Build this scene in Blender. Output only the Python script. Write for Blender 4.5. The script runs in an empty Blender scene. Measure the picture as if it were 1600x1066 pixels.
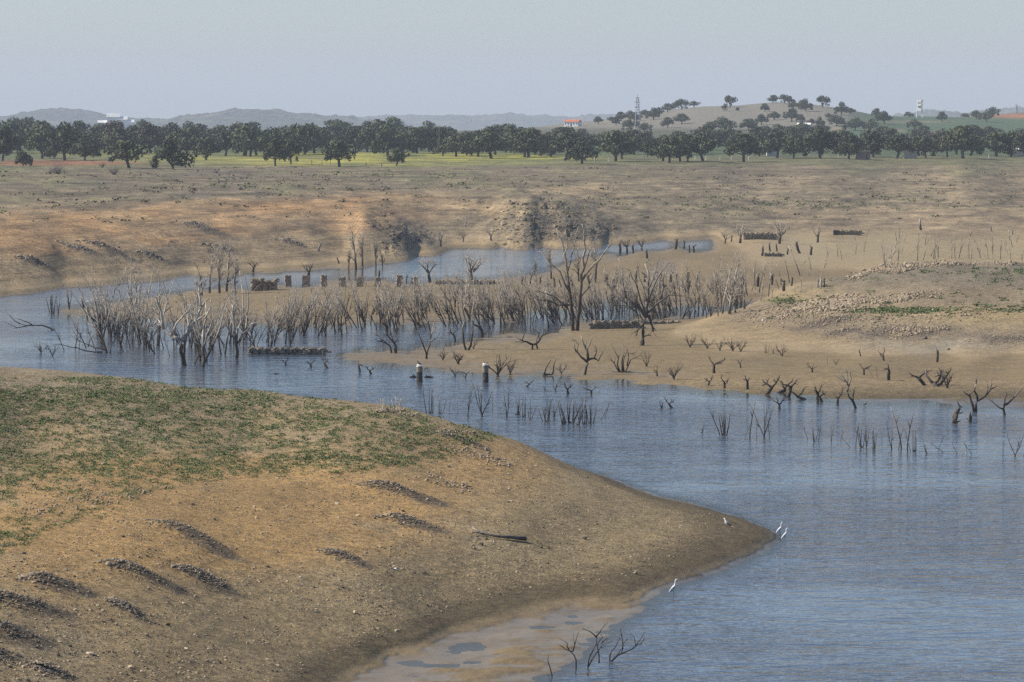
import bpy, math, random
import numpy as np
from mathutils import Vector, Matrix
S = bpy.context.scene
COL = S.collection
rnd = random.Random(7)
# ------------------------------------------------------------------ camera constants (level camera, lens 135 mm, horizon high in the frame)
F = 6000.0; H = 24.0; YH = 200.0; CXP = 800.0
def D_of(py, z=0.0): return (H - z) * F / (py - YH)
def P3(px, py, z=0.0):
    d = D_of(py, z); return Vector(((px - CXP) / F * d, d, z))

cam = bpy.data.objects.new('camera', bpy.data.cameras.new('camera')); COL.objects.link(cam)
cam.location = (0, 0, H); cam.rotation_euler = (math.radians(90), 0, 0)
cam.data.sensor_width = 36; cam.data.lens = 135
cam.data.shift_y = -(533 - YH) / 1600.0
cam.data.clip_start = 1.0; cam.data.clip_end = 60000
S.camera = cam

# ------------------------------------------------------------------ noise
def _hash(ix, iy, seed):
    h = (ix.astype(np.int64) * 374761393 + iy.astype(np.int64) * 668265263 + seed * 1274126177) & 0xffffffff
    h = ((h ^ (h >> 13)) * 1274126177) & 0xffffffff
    return ((h ^ (h >> 16)) & 0xffff) / 65535.0
def vnoise(x, y, seed=0):
    ix = np.floor(x); iy = np.floor(y); fx = x - ix; fy = y - iy
    fx = fx * fx * (3 - 2 * fx); fy = fy * fy * (3 - 2 * fy)
    a = _hash(ix, iy, seed); b = _hash(ix + 1, iy, seed); c = _hash(ix, iy + 1, seed); d = _hash(ix + 1, iy + 1, seed)
    return (a + (b - a) * fx) * (1 - fy) + (c + (d - c) * fx) * fy
def fbm(x, y, o=4, seed=0):
    x = np.asarray(x, float); y = np.asarray(y, float)
    s = 0; a = .5; t = 0
    for k in range(o):
        s = s + a * vnoise(x, y, seed + k * 17); t += a; a *= .5; x = x * 2.03 + 11.3; y = y * 2.03 + 5.7
    return s / t * 2 - 1
def smooth(a, b, x):
    t = np.clip((x - a) / (b - a), 0, 1); return t * t * (3 - 2 * t)

# ------------------------------------------------------------------ terrain control points (px, py of the photo, height)
C = []
def cp(*pts): C.extend(pts)
# near spit of land: waterline, far (right/upper) side
cp((1216,838,0),(1190,822,0),(1150,806,0),(1080,786,0),(985,760,.05),(905,733,.3))
cp((820,700,1.6),(742,676,2.9),(690,660,3.6),(640,644,4.1),(540,633,4.3),(400,617,4.6),(220,605,5.0),(100,596,5.2),(0,591,5.3),(-150,588,5.4),(-330,585,5.4))
# hidden foot on the far side (given as water-plane pixels, z=0 / -0.8)
cp((-330,655,0),(-150,657,0),(0,660,0),(200,668,0),(400,676,0),(540,684,0),(640,695,0),(730,704,-.02),(820,716,0),(900,732,-.02))
cp((-330,610,-1.5),(0,615,-1.5),(300,620,-1.5),(600,635,-1.5),(760,672,-1.2),(900,700,-1.0),(1050,748,-1),(1200,798,-1),(1260,838,-1))
# near side waterline
cp((1190,864,0),(1150,884,0),(1100,901,0),(1050,918,0),(1030,924,0),(1000,950,0.01),(955,985,0),(900,1030,0),(840,1058,0),(760,1090,0),(620,1140,0),(400,1230,0))
cp((1240,880,-.7),(1150,925,-.7),(1060,975,-.6),(980,1030,-.6),(900,1080,-.6),(760,1140,-.7))
cp((1000,925,.15),(900,945,.10),(800,965,.14),(700,990,.15),(600,1020,.2),(540,1052,.2),(850,1000,.075),(760,1040,.09),(650,1062,.11),(900,975,.07),(800,1010,.085))
cp((500,1100,.2),(300,1200,.3),(0,1300,.8),(-300,1300,1.2))
cp((980,905,.5),(1100,870,.4),(1100,830,.75),(1000,850,1.0),(900,900,.7),(1000,800,1.1),(900,800,1.7),(900,850,1.3),(800,800,2.4),(800,870,1.5),(800,925,.55),(700,750,3.2),(700,850,2.2),(700,930,.9),(600,800,3.2),(600,870,2.4),(600,960,1.1),(560,1020,.45),
   (500,720,4.3),(500,830,3.2),(500,930,1.9),(450,1066,.7),(400,680,4.7),(400,780,4.1),(400,880,2.9),(350,970,2.0),(300,1066,1.5),(250,700,5.1),(250,820,4.5),(200,920,3.6),(150,1010,2.8),(100,1100,2.2),
   (50,680,5.5),(50,800,5.3),(50,900,4.5),(0,1000,3.6),(-150,750,5.8),(-150,900,5.0),(-150,1066,3.6),(-330,750,6.2),(-330,950,5.4),(-330,1100,4.2))
# open water, near
cp((1300,900,-2),(1600,800,-2),(1600,1000,-2.5),(1400,1000,-2),(1200,1066,-1.6),(1900,900,-2.5),(1400,760,-2),(1200,700,-1.6),(1600,700,-1.6),(1000,680,-1.4),(1900,700,-1.8),(1100,1200,-2),(1700,1250,-3),(800,1300,-1.2))
# mudflat spit, front waterline
cp((538,556,0),(600,568,0),(700,580,0),(800,588,0),(900,593,0),(1000,600,0),(1100,609,0),(1200,617,0),(1300,625,0),(1400,630,0),(1500,634,0),(1600,638,0),(1750,645,0),(1900,652,0))
cp((520,570,-.35),(600,590,-.5),(700,600,-.5),(850,612,-.6),(1000,622,-.6),(1200,640,-.7),(1400,655,-.8),(1600,662,-.8),(1900,680,-.9),(300,590,-1),(100,570,-1),(450,600,-1),(0,590,-1),(-300,560,-1))
cp((640,557,.07),(700,565,.1),(800,572,.12),(900,575,.12),(1000,582,.12),(1100,590,.14),(1200,600,.14),(1300,605,.16),(1400,608,.18),(1600,612,.2),(1900,620,.3),(720,550,.13),(800,545,.2),(900,545,.25),(1000,550,.3),(1100,565,.3),(1200,575,.3),(1400,580,.35),(1600,580,.35),(1900,585,.4))
# back waterline of the spit
cp((600,549,0),(660,544,0),(740,531,0),(800,521,0),(880,513,0),(960,508,0),(1030,503,0),(1090,497,0),(1150,487,0),(1185,477,.05),(640,538,-.2),(740,520,-.3),(860,506,-.3),(960,499,-.25),(1100,489,-.2),(500,540,-.6),(380,530,-.6),(200,520,-.6),(60,520,-.9))
cp((900,522,.2),(1000,520,.35),(1040,525,.4),(1000,535,.35))
# middle mudflat, front waterline
cp((96,489,0),(130,489,0),(200,499,0),(280,505,0),(360,508,0),(450,511,0),(540,510,0),(620,507,0),(700,504,0),(800,500,0),(900,497,0),(1000,496,0),(1060,494,0),(1120,484,0),(1165,474,.02))
cp((60,500,-.5),(200,509,-.3),(360,520,-.4),(560,522,-.4),(700,514,-.3))
cp((100,483,0),(150,476,0),(200,468,0),(250,462,0),(300,453,0),(360,447,0),(430,441,0),(520,438,0),(600,436,0),(700,434,0),(800,433,0),(850,427,0),(885,412,0),(915,400,0),(950,395,0),(1000,391,0),(1060,384,0),(1110,377,0))
cp((60,480,-.6),(180,460,-.5),(300,446,-.5),(450,438,-.5),(600,430,-.5),(740,425,-.5),(800,412,-.5),(860,402,-.5),(900,390,-.4),(1000,382,-.3),(1080,378,-.2))
cp((950,388,-.5),(920,392,-.5),(975,386,-.35),(1000,383,-.3),(1030,380,-.25),(1070,377,-.12),(880,398,-.6))
cp((400,456,.15),(450,450,.16),(500,449,.16),(550,448,.16),(620,446,.16))
cp((250,480,.15),(400,480,.22),(550,475,.25),(700,470,.25),(850,465,.25),(950,440,.2),(1000,450,.25),(1100,460,.35),(950,412,.12),(1040,412,.03),(1100,400,.3),(1000,398,.3),(1045,394,.3),(1200,400,.6),(1150,430,.35),(1250,430,.4),(1180,455,.5))
cp((1300,400,.7),(1400,390,.7),(1600,385,.8),(1300,375,.9),(1200,370,1.0),(1450,370,1.0),(1600,365,1.1),(1900,380,1.2),(1130,372,.6),(1300,420,.5),(1900,420,1.0))
# river, far side waterline (left bank)
cp((-330,480,0),(-150,472,0),(0,464,0),(60,457,0),(120,449,0),(200,441,0),(300,430,0),(400,426,0),(500,421,0),(580,415,0),(640,407,0),(650,399,0),(700,393,0),(760,390,0),(850,386,0),(950,381,0),(1040,375,0),(1110,371,.05))
cp((-300,520,-1.2),(0,490,-.8),(80,470,-.5),(200,455,-.5),(400,440,-.5))
cp((100,440,.6),(300,422,.6),(450,412,.6),(560,405,.8),(0,450,.8),(-300,465,1))
SHX = [-330,-150,0,60,120,200,300,400,500,580]; SHY = [480,472,464,457,449,441,430,426,421,415]
PR0 = ([0,12,28,55,90,147,250,440], [0,.8,3,6,7.6,9,11,12.5]); PR3 = ([0,6,28,58,103,214,400], [0,.6,2.2,4.6,7.6,10,12]); PR5 = ([0,10,53,80,150,270,400], [0,.4,1.7,4.6,8.0,10.4,11.8])
for px in range(-330, 541, 58):
    sh = float(np.interp(px, SHX, SHY)); d0 = D_of(sh, 0)
    for t in (12, 28, 55, 85, 125, 180, 250, 340, 430):
        z0, z3, z5 = (float(np.interp(t, p[0], p[1])) for p in (PR0, PR3, PR5))
        z = float(np.interp(px, [0, 300, 520], [z0, z3, z5])); D = d0 + t
        C.append((px, YH + (H - z) * F / D, z))
def cd(D, *uz):
    for u_, z_ in uz: C.append((u_, YH + (H - z_) * F / D, z_))
# rocky spur: crest, the hollow behind it, then the bank of the cove
cd(750,(565,7.6),(600,6.3),(622,5.3),(645,3.9),(666,2.4),(686,.8)); cd(722,(600,3.6),(640,1.5)); cd(700,(580,1.6),(615,1.0))
cd(786,(560,6.6),(600,5.1),(640,3.0),(668,1.7),(705,.9),(750,.9),(790,1.2)); cd(830,(560,7.9),(600,6.9),(640,5.6),(680,4.5),(720,4.1)); cd(872,(520,9.2),(600,8.5),(650,7.9),(700,7.3),(740,7.4)); cd(930,(560,10),(660,9.6),(740,9.6))
cp((760,379,.8),(510,312,8.6))
# rocky knoll: foot, crest line falling to the right, hollow behind
cd(776,(780,.5),(850,1.2),(900,.8),(940,.3)); cd(800,(790,3.2),(830,4.6),(870,4.2),(905,3.0),(940,1.9)); cd(846,(790,8.4),(830,9.2),(868,8.4),(900,7.1),(930,5.6),(960,4.2),(990,2.9),(1016,1.6)); cd(825,(790,6.2),(830,7.4),(868,6.7),(905,5.3),(950,3.2),(1000,1.5))
cd(892,(780,8.6),(830,8.3),(870,7.6),(905,6.6),(935,5.6),(965,4.9),(1000,4.4)); cd(950,(760,10),(830,9.6),(880,9.0),(930,7.9))
cp((1060,365,1.0),(880,285,9.8),(1000,300,7.6),(1100,340,3.2),(1100,310,6.2),(1100,285,8.8),(1000,275,10.2),(780,275,10.8),(850,268,11.3))
cp((1200,350,1.9),(1200,330,3.6),(1200,305,6.2),(1200,275,9.6),(1350,340,2.4),(1350,315,4.6),(1350,285,8.2),(1600,350,1.6),(1600,335,2.8),(1600,305,5.2),(1600,275,8.8),(1480,330,3.2),(1480,300,6),(1900,330,4.5),(1900,280,9.5),(1250,360,1.2),(1440,355,1.3))
for x in (-300,-100,100,300,500,700,900,1100,1300,1500,1700,1900):
    cp((x,255,12.6),(x,242,14.0))
# right hill: columns of (px, [(py, z)...]) from crest to foot
def col(px, *pz):
    for py, z in pz: C.append((px, py, z))
cp((1060,516,.55),(1100,508,.9))
col(1140,(486,1.5),(505,1.1),(528,.75)); col(1185,(470,2.2),(490,1.6),(512,1.1),(535,.7)); col(1232,(456,3.2),(480,2.4),(505,1.6),(530,.9),(547,.5))
col(1300,(438,4.6),(455,3.9),(475,3.1),(500,2.2),(525,1.2),(551,.5)); col(1385,(414,6.4),(430,5.6),(450,4.7),(475,3.6),(500,2.4),(525,1.4),(553,.5))
for px in (1480, 1580, 1700, 1900): col(px,(410,7.0),(430,5.9),(450,5.0),(475,3.8),(500,2.6),(520,1.8),(535,1.1),(551,.5))
cp((1500,425,.8),(1600,425,.8),(1400,425,.75),(1750,425,.9),(1400,400,.8),(1500,400,.8),(1500,565,.45),(1500,578,.4),(1500,600,.25),(1350,567,.42),(1700,570,.45),(1450,612,.14),(1550,618,.14),(1120,470,.2),(1220,448,.4),(1300,440,.4),(1400,448,.5),(1500,450,.55),(1600,450,.6),(1750,450,.6),(1900,450,.6))
cp((1100,535,.5),(1100,590,.14))

def to_uv(px, py, z, hidden=False):
    v = YH + H * F / D_of(py, z); return (px, v)
# points flagged as "water-plane pixel" above all have |z|<=1.5 and stand for plan positions
pts = []
for px, py, z in C:
    if z <= 0: pts.append((px, py, z))
    else:
        u, v = to_uv(px, py, z); pts.append((u, v, z))
# back foot of the right hill is given as plan position
pts = np.array(pts)
# drop near-duplicates
keep = []
for i, p in enumerate(pts):
    if all((abs(p[0] - pts[j][0]) > 6 or abs(p[1] - pts[j][1]) > 3) for j in keep): keep.append(i)
pts = pts[keep]
SX, SY = 100.0, 45.0
def vmap(v):  # mild compression of the near field so distances feel even
    return v
A0 = np.column_stack([pts[:, 0] / SX, vmap(pts[:, 1]) / SY]); zc = pts[:, 2]
def kern(d2): return d2 * np.log(d2 + 1e-9) * .5
n = len(pts)
K = kern(((A0[:, None, :] - A0[None, :, :]) ** 2).sum(-1)) + np.eye(n) * .01
Pm = np.column_stack([np.ones(n), A0])
M_ = np.zeros((n + 3, n + 3)); M_[:n, :n] = K; M_[:n, n:] = Pm; M_[n:, :n] = Pm.T
sol = np.linalg.solve(M_, np.concatenate([zc, np.zeros(3)]))
def tps(u, v):
    u = np.clip(np.asarray(u, float), -330, 1930) / SX; v = np.clip(np.asarray(v, float), 295, 1330) / SY
    out = np.empty(u.size); uf = u.ravel(); vf = v.ravel()
    for s in range(0, uf.size, 60000):
        d2 = (uf[s:s+60000, None] - A0[None, :, 0]) ** 2 + (vf[s:s+60000, None] - A0[None, :, 1]) ** 2
        out[s:s+60000] = kern(d2) @ sol[:n] + sol[n] + uf[s:s+60000] * sol[n+1] + vf[s:s+60000] * sol[n+2]
    return out.reshape(u.shape)

# dark rubble ridges: (px0,py0 head, px1,py1 tail, z0, z1, half width m, height m)
RIDGES = [(588,752,738,790,3.9,3.1,.95,.75),(612,797,722,828,3.4,2.7,.75,.5),(268,824,412,872,4.3,3.5,.85,.5),(292,877,404,920,3.8,2.9,.75,.45),
 (180,884,345,930,4.1,3.0,.8,.5),(52,902,196,940,4.5,3.6,.85,.6),(-16,930,178,975,4.5,3.2,.95,.8),(-30,972,130,1024,4.1,2.9,.95,.75),(-30,1012,66,1044,3.7,3.0,.8,.5),
 (516,858,602,890,2.9,2.3,.5,.35),(690,702,812,742,3.5,2.2,.7,.3),(180,955,262,985,3.1,2.6,.4,.15),(60,1035,150,1060,3.1,2.6,.5,.25),
 (1312,494,1242,512,2.5,1.7,1.7,.45),(1326,514,1280,530,1.7,1.1,1.2,.4),(1392,512,1326,538,1.9,.9,1.5,.5),(1460,518,1406,538,1.7,.9,1.5,.45),(1590,533,1532,545,1.1,.8,2.4,.6),
 (146,372,224,403,5.8,2.9,1.7,1.0),(108,378,150,394,5.4,4.0,1.2,.6),(222,384,262,408,4.4,2.0,1.4,.9),(334,376,362,392,4.2,2.8,1.6,.8),(446,374,478,387,3.6,2.3,1.5,.7),(40,404,78,424,3.9,2.0,1.6,.9),(300,352,345,366,6.0,4.9,1.6,.6)]
RW = []
for r in RIDGES:
    a = P3(r[0], r[1], r[4]); b = P3(r[2], r[3], r[5]); b = a.lerp(b, .74 if r[1] > 600 else .9); RW.append((a.x, a.y, b.x, b.y, r[6] * 1.25, r[7]))
def ridge(X, Y):
    h = np.zeros_like(X); t_ = np.zeros_like(X)
    wob = fbm(X / 2.2, Y / 5.0, 3, 91)
    for ax, ay, bx, by, w, hh in RW:
        if w > 1.05: sc = 1.0
        dx, dy = bx - ax, by - ay; L2 = dx * dx + dy * dy
        t = ((X - ax) * dx + (Y - ay) * dy) / L2
        d = np.abs((X - ax) * dy - (Y - ay) * dx) / math.sqrt(L2)
        d = d + wob * w * .45
        lon = smooth(-.16, .10, t) * (1 - smooth(.15, .95, t) * .97) * (t > -.2) * (t < 1.2)
        g = np.exp(-(d / w) ** 2) * lon
        h += hh * (.5 if hh < .9 else .75) * g; t_ = np.maximum(t_, np.exp(-(d / (w * 1.25)) ** 2) * smooth(-.16, .0, t) * (1 - smooth(.75, 1.2, t)))
    return h, t_

def crest_fn(X, knots):
    kx = np.array([k[0] for k in knots], float); kz = np.array([k[1] for k in knots], float)
    return np.interp(X, kx, kz)
HR = 2700.0  # the farmland hill on the right
def kn(px, py, d): return ((px - CXP) / F * d, H + (YH - py) * d / F)
HILL = [kn(790,203,HR),kn(840,199,HR),kn(890,192,HR),kn(930,190,HR),kn(970,184,HR),kn(1020,178,HR),kn(1065,171,HR),kn(1110,166,HR),kn(1150,165,HR),kn(1200,160,HR),kn(1245,161,HR),kn(1290,167,HR),kn(1330,176,HR),kn(1370,181,HR),kn(1420,182,HR),kn(1500,184,HR),kn(1550,182,HR),kn(1600,177,HR),kn(1700,176,HR),kn(1900,184,HR),kn(2300,200,HR),kn(3000,203,HR)]
HILL = [(-9000, 19)] + [(kn(790,203,HR)[0]-120, 19)] + HILL
def plateau(X, Y):
    base = 12.6 + np.clip((Y - 1250) / 900, 0, 1) * 5.0 + fbm(X / 300, Y / 300, 3, 5) * .7
    c = crest_fn(X, HILL)
    prof = smooth(1950, HR, Y) * (1 - smooth(HR + 60, 3900, Y))
    prof = prof ** 1.15
    return base + (np.maximum(c, 16) - base).clip(0) * prof + fbm(X / 90, Y / 90, 3, 6) * 1.1 * prof

def height(X, Y, detail=True):
    X = np.asarray(X, float); Y = np.asarray(Y, float)
    D = np.maximum(Y, 20.0); u = CXP + X * F / D; v = YH + H * F / D
    z = tps(u, v)
    z = np.maximum(z, -4)
    w = smooth(1180, 1420, D)
    z = z * (1 - w) + plateau(X, Y) * w
    land = smooth(.25, 2.0, z)
    if detail:
        z = z + fbm(X / 14, Y / 26, 4, 21) * (.26 - .10 * smooth(450, 600, D)) * land * (1 - w) + fbm(X / 2.2, Y / 3.4, 3, 31) * .07 * smooth(.2, .8, z)
        # drawdown terraces: every former water level cut a small step
        far = smooth(430, 520, D)
        st = .55 * far + .35
        amp = (.045 * far + .008) * smooth(.5, 1.5, z) * (1 - smooth(9.5, 12, z))
        z = z - amp * np.sin(2 * math.pi * (z + fbm(X / 40, Y / 60, 4, 77) * .6) / st)
        # rock outcrops on spur and knoll
        rk = rockmask(u, YH + (H - z) * F / D)
        z = z + rk * (1 - smooth(-.1,.9,w)) * ((1 - np.abs(fbm((X + .35 * Y) / 3.2, (Y - .3 * X) / 11, 4, 44)) * 2.2) * .9 - .5 + fbm(X / 1.6, Y / 3, 3, 45) * .4)
        near = (D > 150) & (D < 760)
        if near.any():
            hh, _ = ridge(X[near], Y[near]); z[near] += hh
        # wet mud film: tiny undulation right at the waterline
        z = z + (fbm(X / 1.6, Y / 1.5, 4, 55) * .11 + fbm(X / 7, Y / 12, 2, 56) * .02) * (1 - smooth(.12, .4, np.abs(z)))
    return z
def blob(u, y, cx, cy, rx, ry, p=2):
    return np.exp(-(((u - cx) / rx) ** 2 + ((y - cy) / ry) ** 2) ** (p / 2))
def rockmask(u, y):
    wx = u + fbm(u / 30, y / 12, 3, 61) * 22; wy = y + fbm(u / 25 + 9, y / 9, 3, 62) * 9
    m = blob(wx, wy, 850, 340, 75, 30, 4) + blob(wx, wy, 895, 362, 90, 16, 3) * .9 + blob(wx, wy, 812, 380, 28, 8, 3)
    m = m + blob(wx, wy, 612, 378, 16, 24, 3) + blob(wx, wy, 650, 366, 36, 14, 3) * .8 + blob(wx, wy, 590, 348, 26, 10, 3) * .7
    for cx, cy, rx, ry in ((66,417,14,6),(35,405,16,5),(232,412,16,5),(180,405,22,6),(215,425,24,5),(115,392,34,6),(150,375,16,4),(268,382,16,5),(330,392,26,5)):
        m = m + blob(wx, wy, cx, cy, rx, ry, 3) * .5
    return np.clip(m, 0, 1)
def ground_z(x, y):
    return float(height(np.array([x]), np.array([y]))[0])

# ------------------------------------------------------------------ object helpers
def tag(o, label=None, cat=None, group=None, kind=None):
    if label: o['label'] = label
    if cat: o['category'] = cat
    if group: o['group'] = group
    if kind: o['kind'] = kind
    return o
def mesh_obj(name, verts, faces, mat, parent=None, smooth_=False):
    me = bpy.data.meshes.new(name); me.from_pydata(verts, [], faces); me.update()
    if smooth_: me.shade_smooth()
    if mat: me.materials.append(mat)
    o = bpy.data.objects.new(name, me); COL.objects.link(o)
    if parent: o.parent = parent
    return o
def empty(name, loc=(0, 0, 0), rz=0):
    o = bpy.data.objects.new(name, None); COL.objects.link(o); o.location = loc; o.rotation_euler = (0, 0, rz); o.empty_display_size = .5
    return o
def quick_mesh(name, V, Q, mat, smooth_=True):
    """big numpy mesh of quads (N,4) or tris (N,3)"""
    me = bpy.data.meshes.new(name); k = Q.shape[1]
    me.vertices.add(len(V)); me.vertices.foreach_set('co', V.astype(np.float32).ravel())
    me.loops.add(Q.size); me.loops.foreach_set('vertex_index', Q.astype(np.int32).ravel())
    me.polygons.add(len(Q)); me.polygons.foreach_set('loop_start', np.arange(0, Q.size, k, dtype=np.int32))
    me.polygons.foreach_set('use_smooth', np.full(len(Q), smooth_))
    me.update(calc_edges=True); me.validate()
    if mat: me.materials.append(mat)
    o = bpy.data.objects.new(name, me); COL.objects.link(o); return o
# ------------------------------------------------------------------ materials
def nt(name):
    m = bpy.data.materials.new(name); m.use_nodes = True
    t = m.node_tree; b = t.nodes['Principled BSDF']; return m, t, b
def N(t, typ, **kw):
    n = t.nodes.new(typ)
    for k, v in kw.items(): setattr(n, k, v)
    return n
def noise(t, scale, detail=3, vec=None, rough=.55):
    n = N(t, 'ShaderNodeTexNoise'); n.inputs['Scale'].default_value = scale; n.inputs['Detail'].default_value = detail; n.inputs['Roughness'].default_value = rough
    if vec is not None: t.links.new(vec, n.inputs['Vector'])
    return n
def ramp(t, fac, stops, interp='LINEAR'):
    r = N(t, 'ShaderNodeValToRGB'); r.color_ramp.interpolation = interp
    e = r.color_ramp.elements
    while len(e) < len(stops): e.new(.5)
    for i, (p, c) in enumerate(stops):
        e[i].position = p; e[i].color = (c if len(c) == 4 else (*c, 1)) if hasattr(c, '__len__') else (c, c, c, 1)
    t.links.new(fac, r.inputs['Fac']); return r
def mixc(t, mode, fac, a, b):
    m = N(t, 'ShaderNodeMix', data_type='RGBA', blend_type=mode)
    for sock, val in ((m.inputs[0], fac), (m.inputs[6], a), (m.inputs[7], b)):
        if isinstance(val, (int, float)): sock.default_value = val
        elif isinstance(val, tuple): sock.default_value = (*val, 1) if len(val) == 3 else val
        else: t.links.new(val, sock)
    return m.outputs[2]
def math_(t, op, a, b=None):
    m = N(t, 'ShaderNodeMath', operation=op)
    for i, v in enumerate((a, b)):
        if v is None: continue
        if isinstance(v, (int, float)): m.inputs[i].default_value = v
        else: t.links.new(v, m.inputs[i])
    return m.outputs[0]
def bump(t, b, h, strength, dist):
    n = N(t, 'ShaderNodeBump'); n.inputs['Strength'].default_value = strength; n.inputs['Distance'].default_value = dist
    if isinstance(strength, (int, float)): pass
    t.links.new(h, n.inputs['Height']); t.links.new(n.outputs[0], b.inputs['Normal']); return n

def ground_material():
    m, t, b = nt('ground_soil')
    geo = N(t, 'ShaderNodeNewGeometry'); pos = geo.outputs['Position']
    col = N(t, 'ShaderNodeVertexColor', layer_name='soil'); msk = N(t, 'ShaderNodeVertexColor', layer_name='mask')
    sep = N(t, 'ShaderNodeSeparateColor'); t.links.new(msk.outputs[0], sep.inputs[0])   # r = stoniness, g = wetness, b = far/grassy
    n1 = noise(t, 9.0, 6, pos, .75); n2 = noise(t, 1.7, 5, pos, .65); n3 = noise(t, .35, 4, pos)
    r1 = ramp(t, n1.outputs[0], [(.30, .22), (.5, 1.0), (.70, 1.95)])
    r2 = ramp(t, n2.outputs[0], [(.28, .55), (.5, 1.0), (.75, 1.45)])
    r3 = ramp(t, n3.outputs[0], [(.3, .84), (.7, 1.16)])
    c = mixc(t, 'MULTIPLY', sep.outputs[0], col.outputs[0], r1.outputs[0])
    f2 = math_(t, 'SUBTRACT', 1.0, math_(t, 'MULTIPLY', sep.outputs[1], .75))
    c = mixc(t, 'MULTIPLY', f2, c, r2.outputs[0])
    c = mixc(t, 'MULTIPLY', .8, c, r3.outputs[0])
    # far banks: coarse mottling, old waterlines that follow the height contours, scattered stones and tufts
    n4 = noise(t, .55, 8, pos, .78); r4 = ramp(t, n4.outputs[0], [(.34, .55), (.5, 1.0), (.66, 1.45)])
    ms = N(t, 'ShaderNodeMapping'); ms.inputs['Scale'].default_value = (.035, .035, 2.6); t.links.new(pos, ms.inputs[0])
    n5 = noise(t, 1.0, 5, ms.outputs[0], .7); r5 = ramp(t, n5.outputs[0], [(.34, .62), (.5, 1.0), (.66, 1.35)])
    fm = math_(t, 'MULTIPLY', sep.outputs[2], math_(t, 'SUBTRACT', 1.0, math_(t, 'MULTIPLY', sep.outputs[1], .8)))
    c = mixc(t, 'MULTIPLY', math_(t, 'MULTIPLY', fm, .9), c, r4.outputs[0]); c = mixc(t, 'MULTIPLY', fm, c, r5.outputs[0])
    v2 = N(t, 'ShaderNodeTexVoronoi'); v2.inputs['Scale'].default_value = .75; t.links.new(pos, v2.inputs['Vector'])
    p2 = ramp(t, v2.outputs['Distance'], [(.14, 1.0), (.24, 0.0)]); s2 = N(t, 'ShaderNodeSeparateColor'); t.links.new(v2.outputs['Color'], s2.inputs[0])
    for cmp_, th_, cc in (('GREATER_THAN', .72, (.34, .29, .22)), ('LESS_THAN', .30, (.060, .056, .038))):
        f_ = math_(t, 'MULTIPLY', math_(t, 'MULTIPLY', p2.outputs[0], math_(t, cmp_, s2.outputs[0], th_)), math_(t, 'MULTIPLY', fm, .7)); c = mixc(t, 'MIX', f_, c, cc)
    # light pebbles
    vo = N(t, 'ShaderNodeTexVoronoi'); vo.inputs['Scale'].default_value = 4.2; t.links.new(pos, vo.inputs['Vector'])
    pr = ramp(t, vo.outputs['Distance'], [(.20, 1.0), (.32, 0.0)])
    rn = N(t, 'ShaderNodeSeparateColor'); t.links.new(vo.outputs['Color'], rn.inputs[0])
    pk = math_(t, 'GREATER_THAN', rn.outputs[0], .66)
    pf = math_(t, 'MULTIPLY', math_(t, 'MULTIPLY', pr.outputs[0], pk), sep.outputs[0])
    c = mixc(t, 'MIX', math_(t, 'MULTIPLY', pf, .75), c, (.52, .46, .36))
    dk = math_(t, 'LESS_THAN', rn.outputs[0], .22)
    df = math_(t, 'MULTIPLY', math_(t, 'MULTIPLY', pr.outputs[0], dk), sep.outputs[0])
    c = mixc(t, 'MIX', math_(t, 'MULTIPLY', df, .8), c, (.05, .042, .034))
    t.links.new(c, b.inputs['Base Color'])
    rr = ramp(t, math_(t, 'ADD', sep.outputs[1], math_(t, 'MULTIPLY', math_(t, 'SUBTRACT', n3.outputs[0], .5), .5)), [(.35, .95), (.82, .58), (1.0, .30)])
    t.links.new(rr.outputs[0], b.inputs['Roughness'])
    b.inputs['Specular IOR Level'].default_value = .3
    hsum = math_(t, 'ADD', math_(t, 'MULTIPLY', n1.outputs[0], .35), n2.outputs[0])
    hs = math_(t, 'MULTIPLY', hsum, math_(t, 'SUBTRACT', 1.0, math_(t, 'MULTIPLY', sep.outputs[1], .93)))
    bump(t, b, hs, 1.0, .32)
    return m
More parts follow.
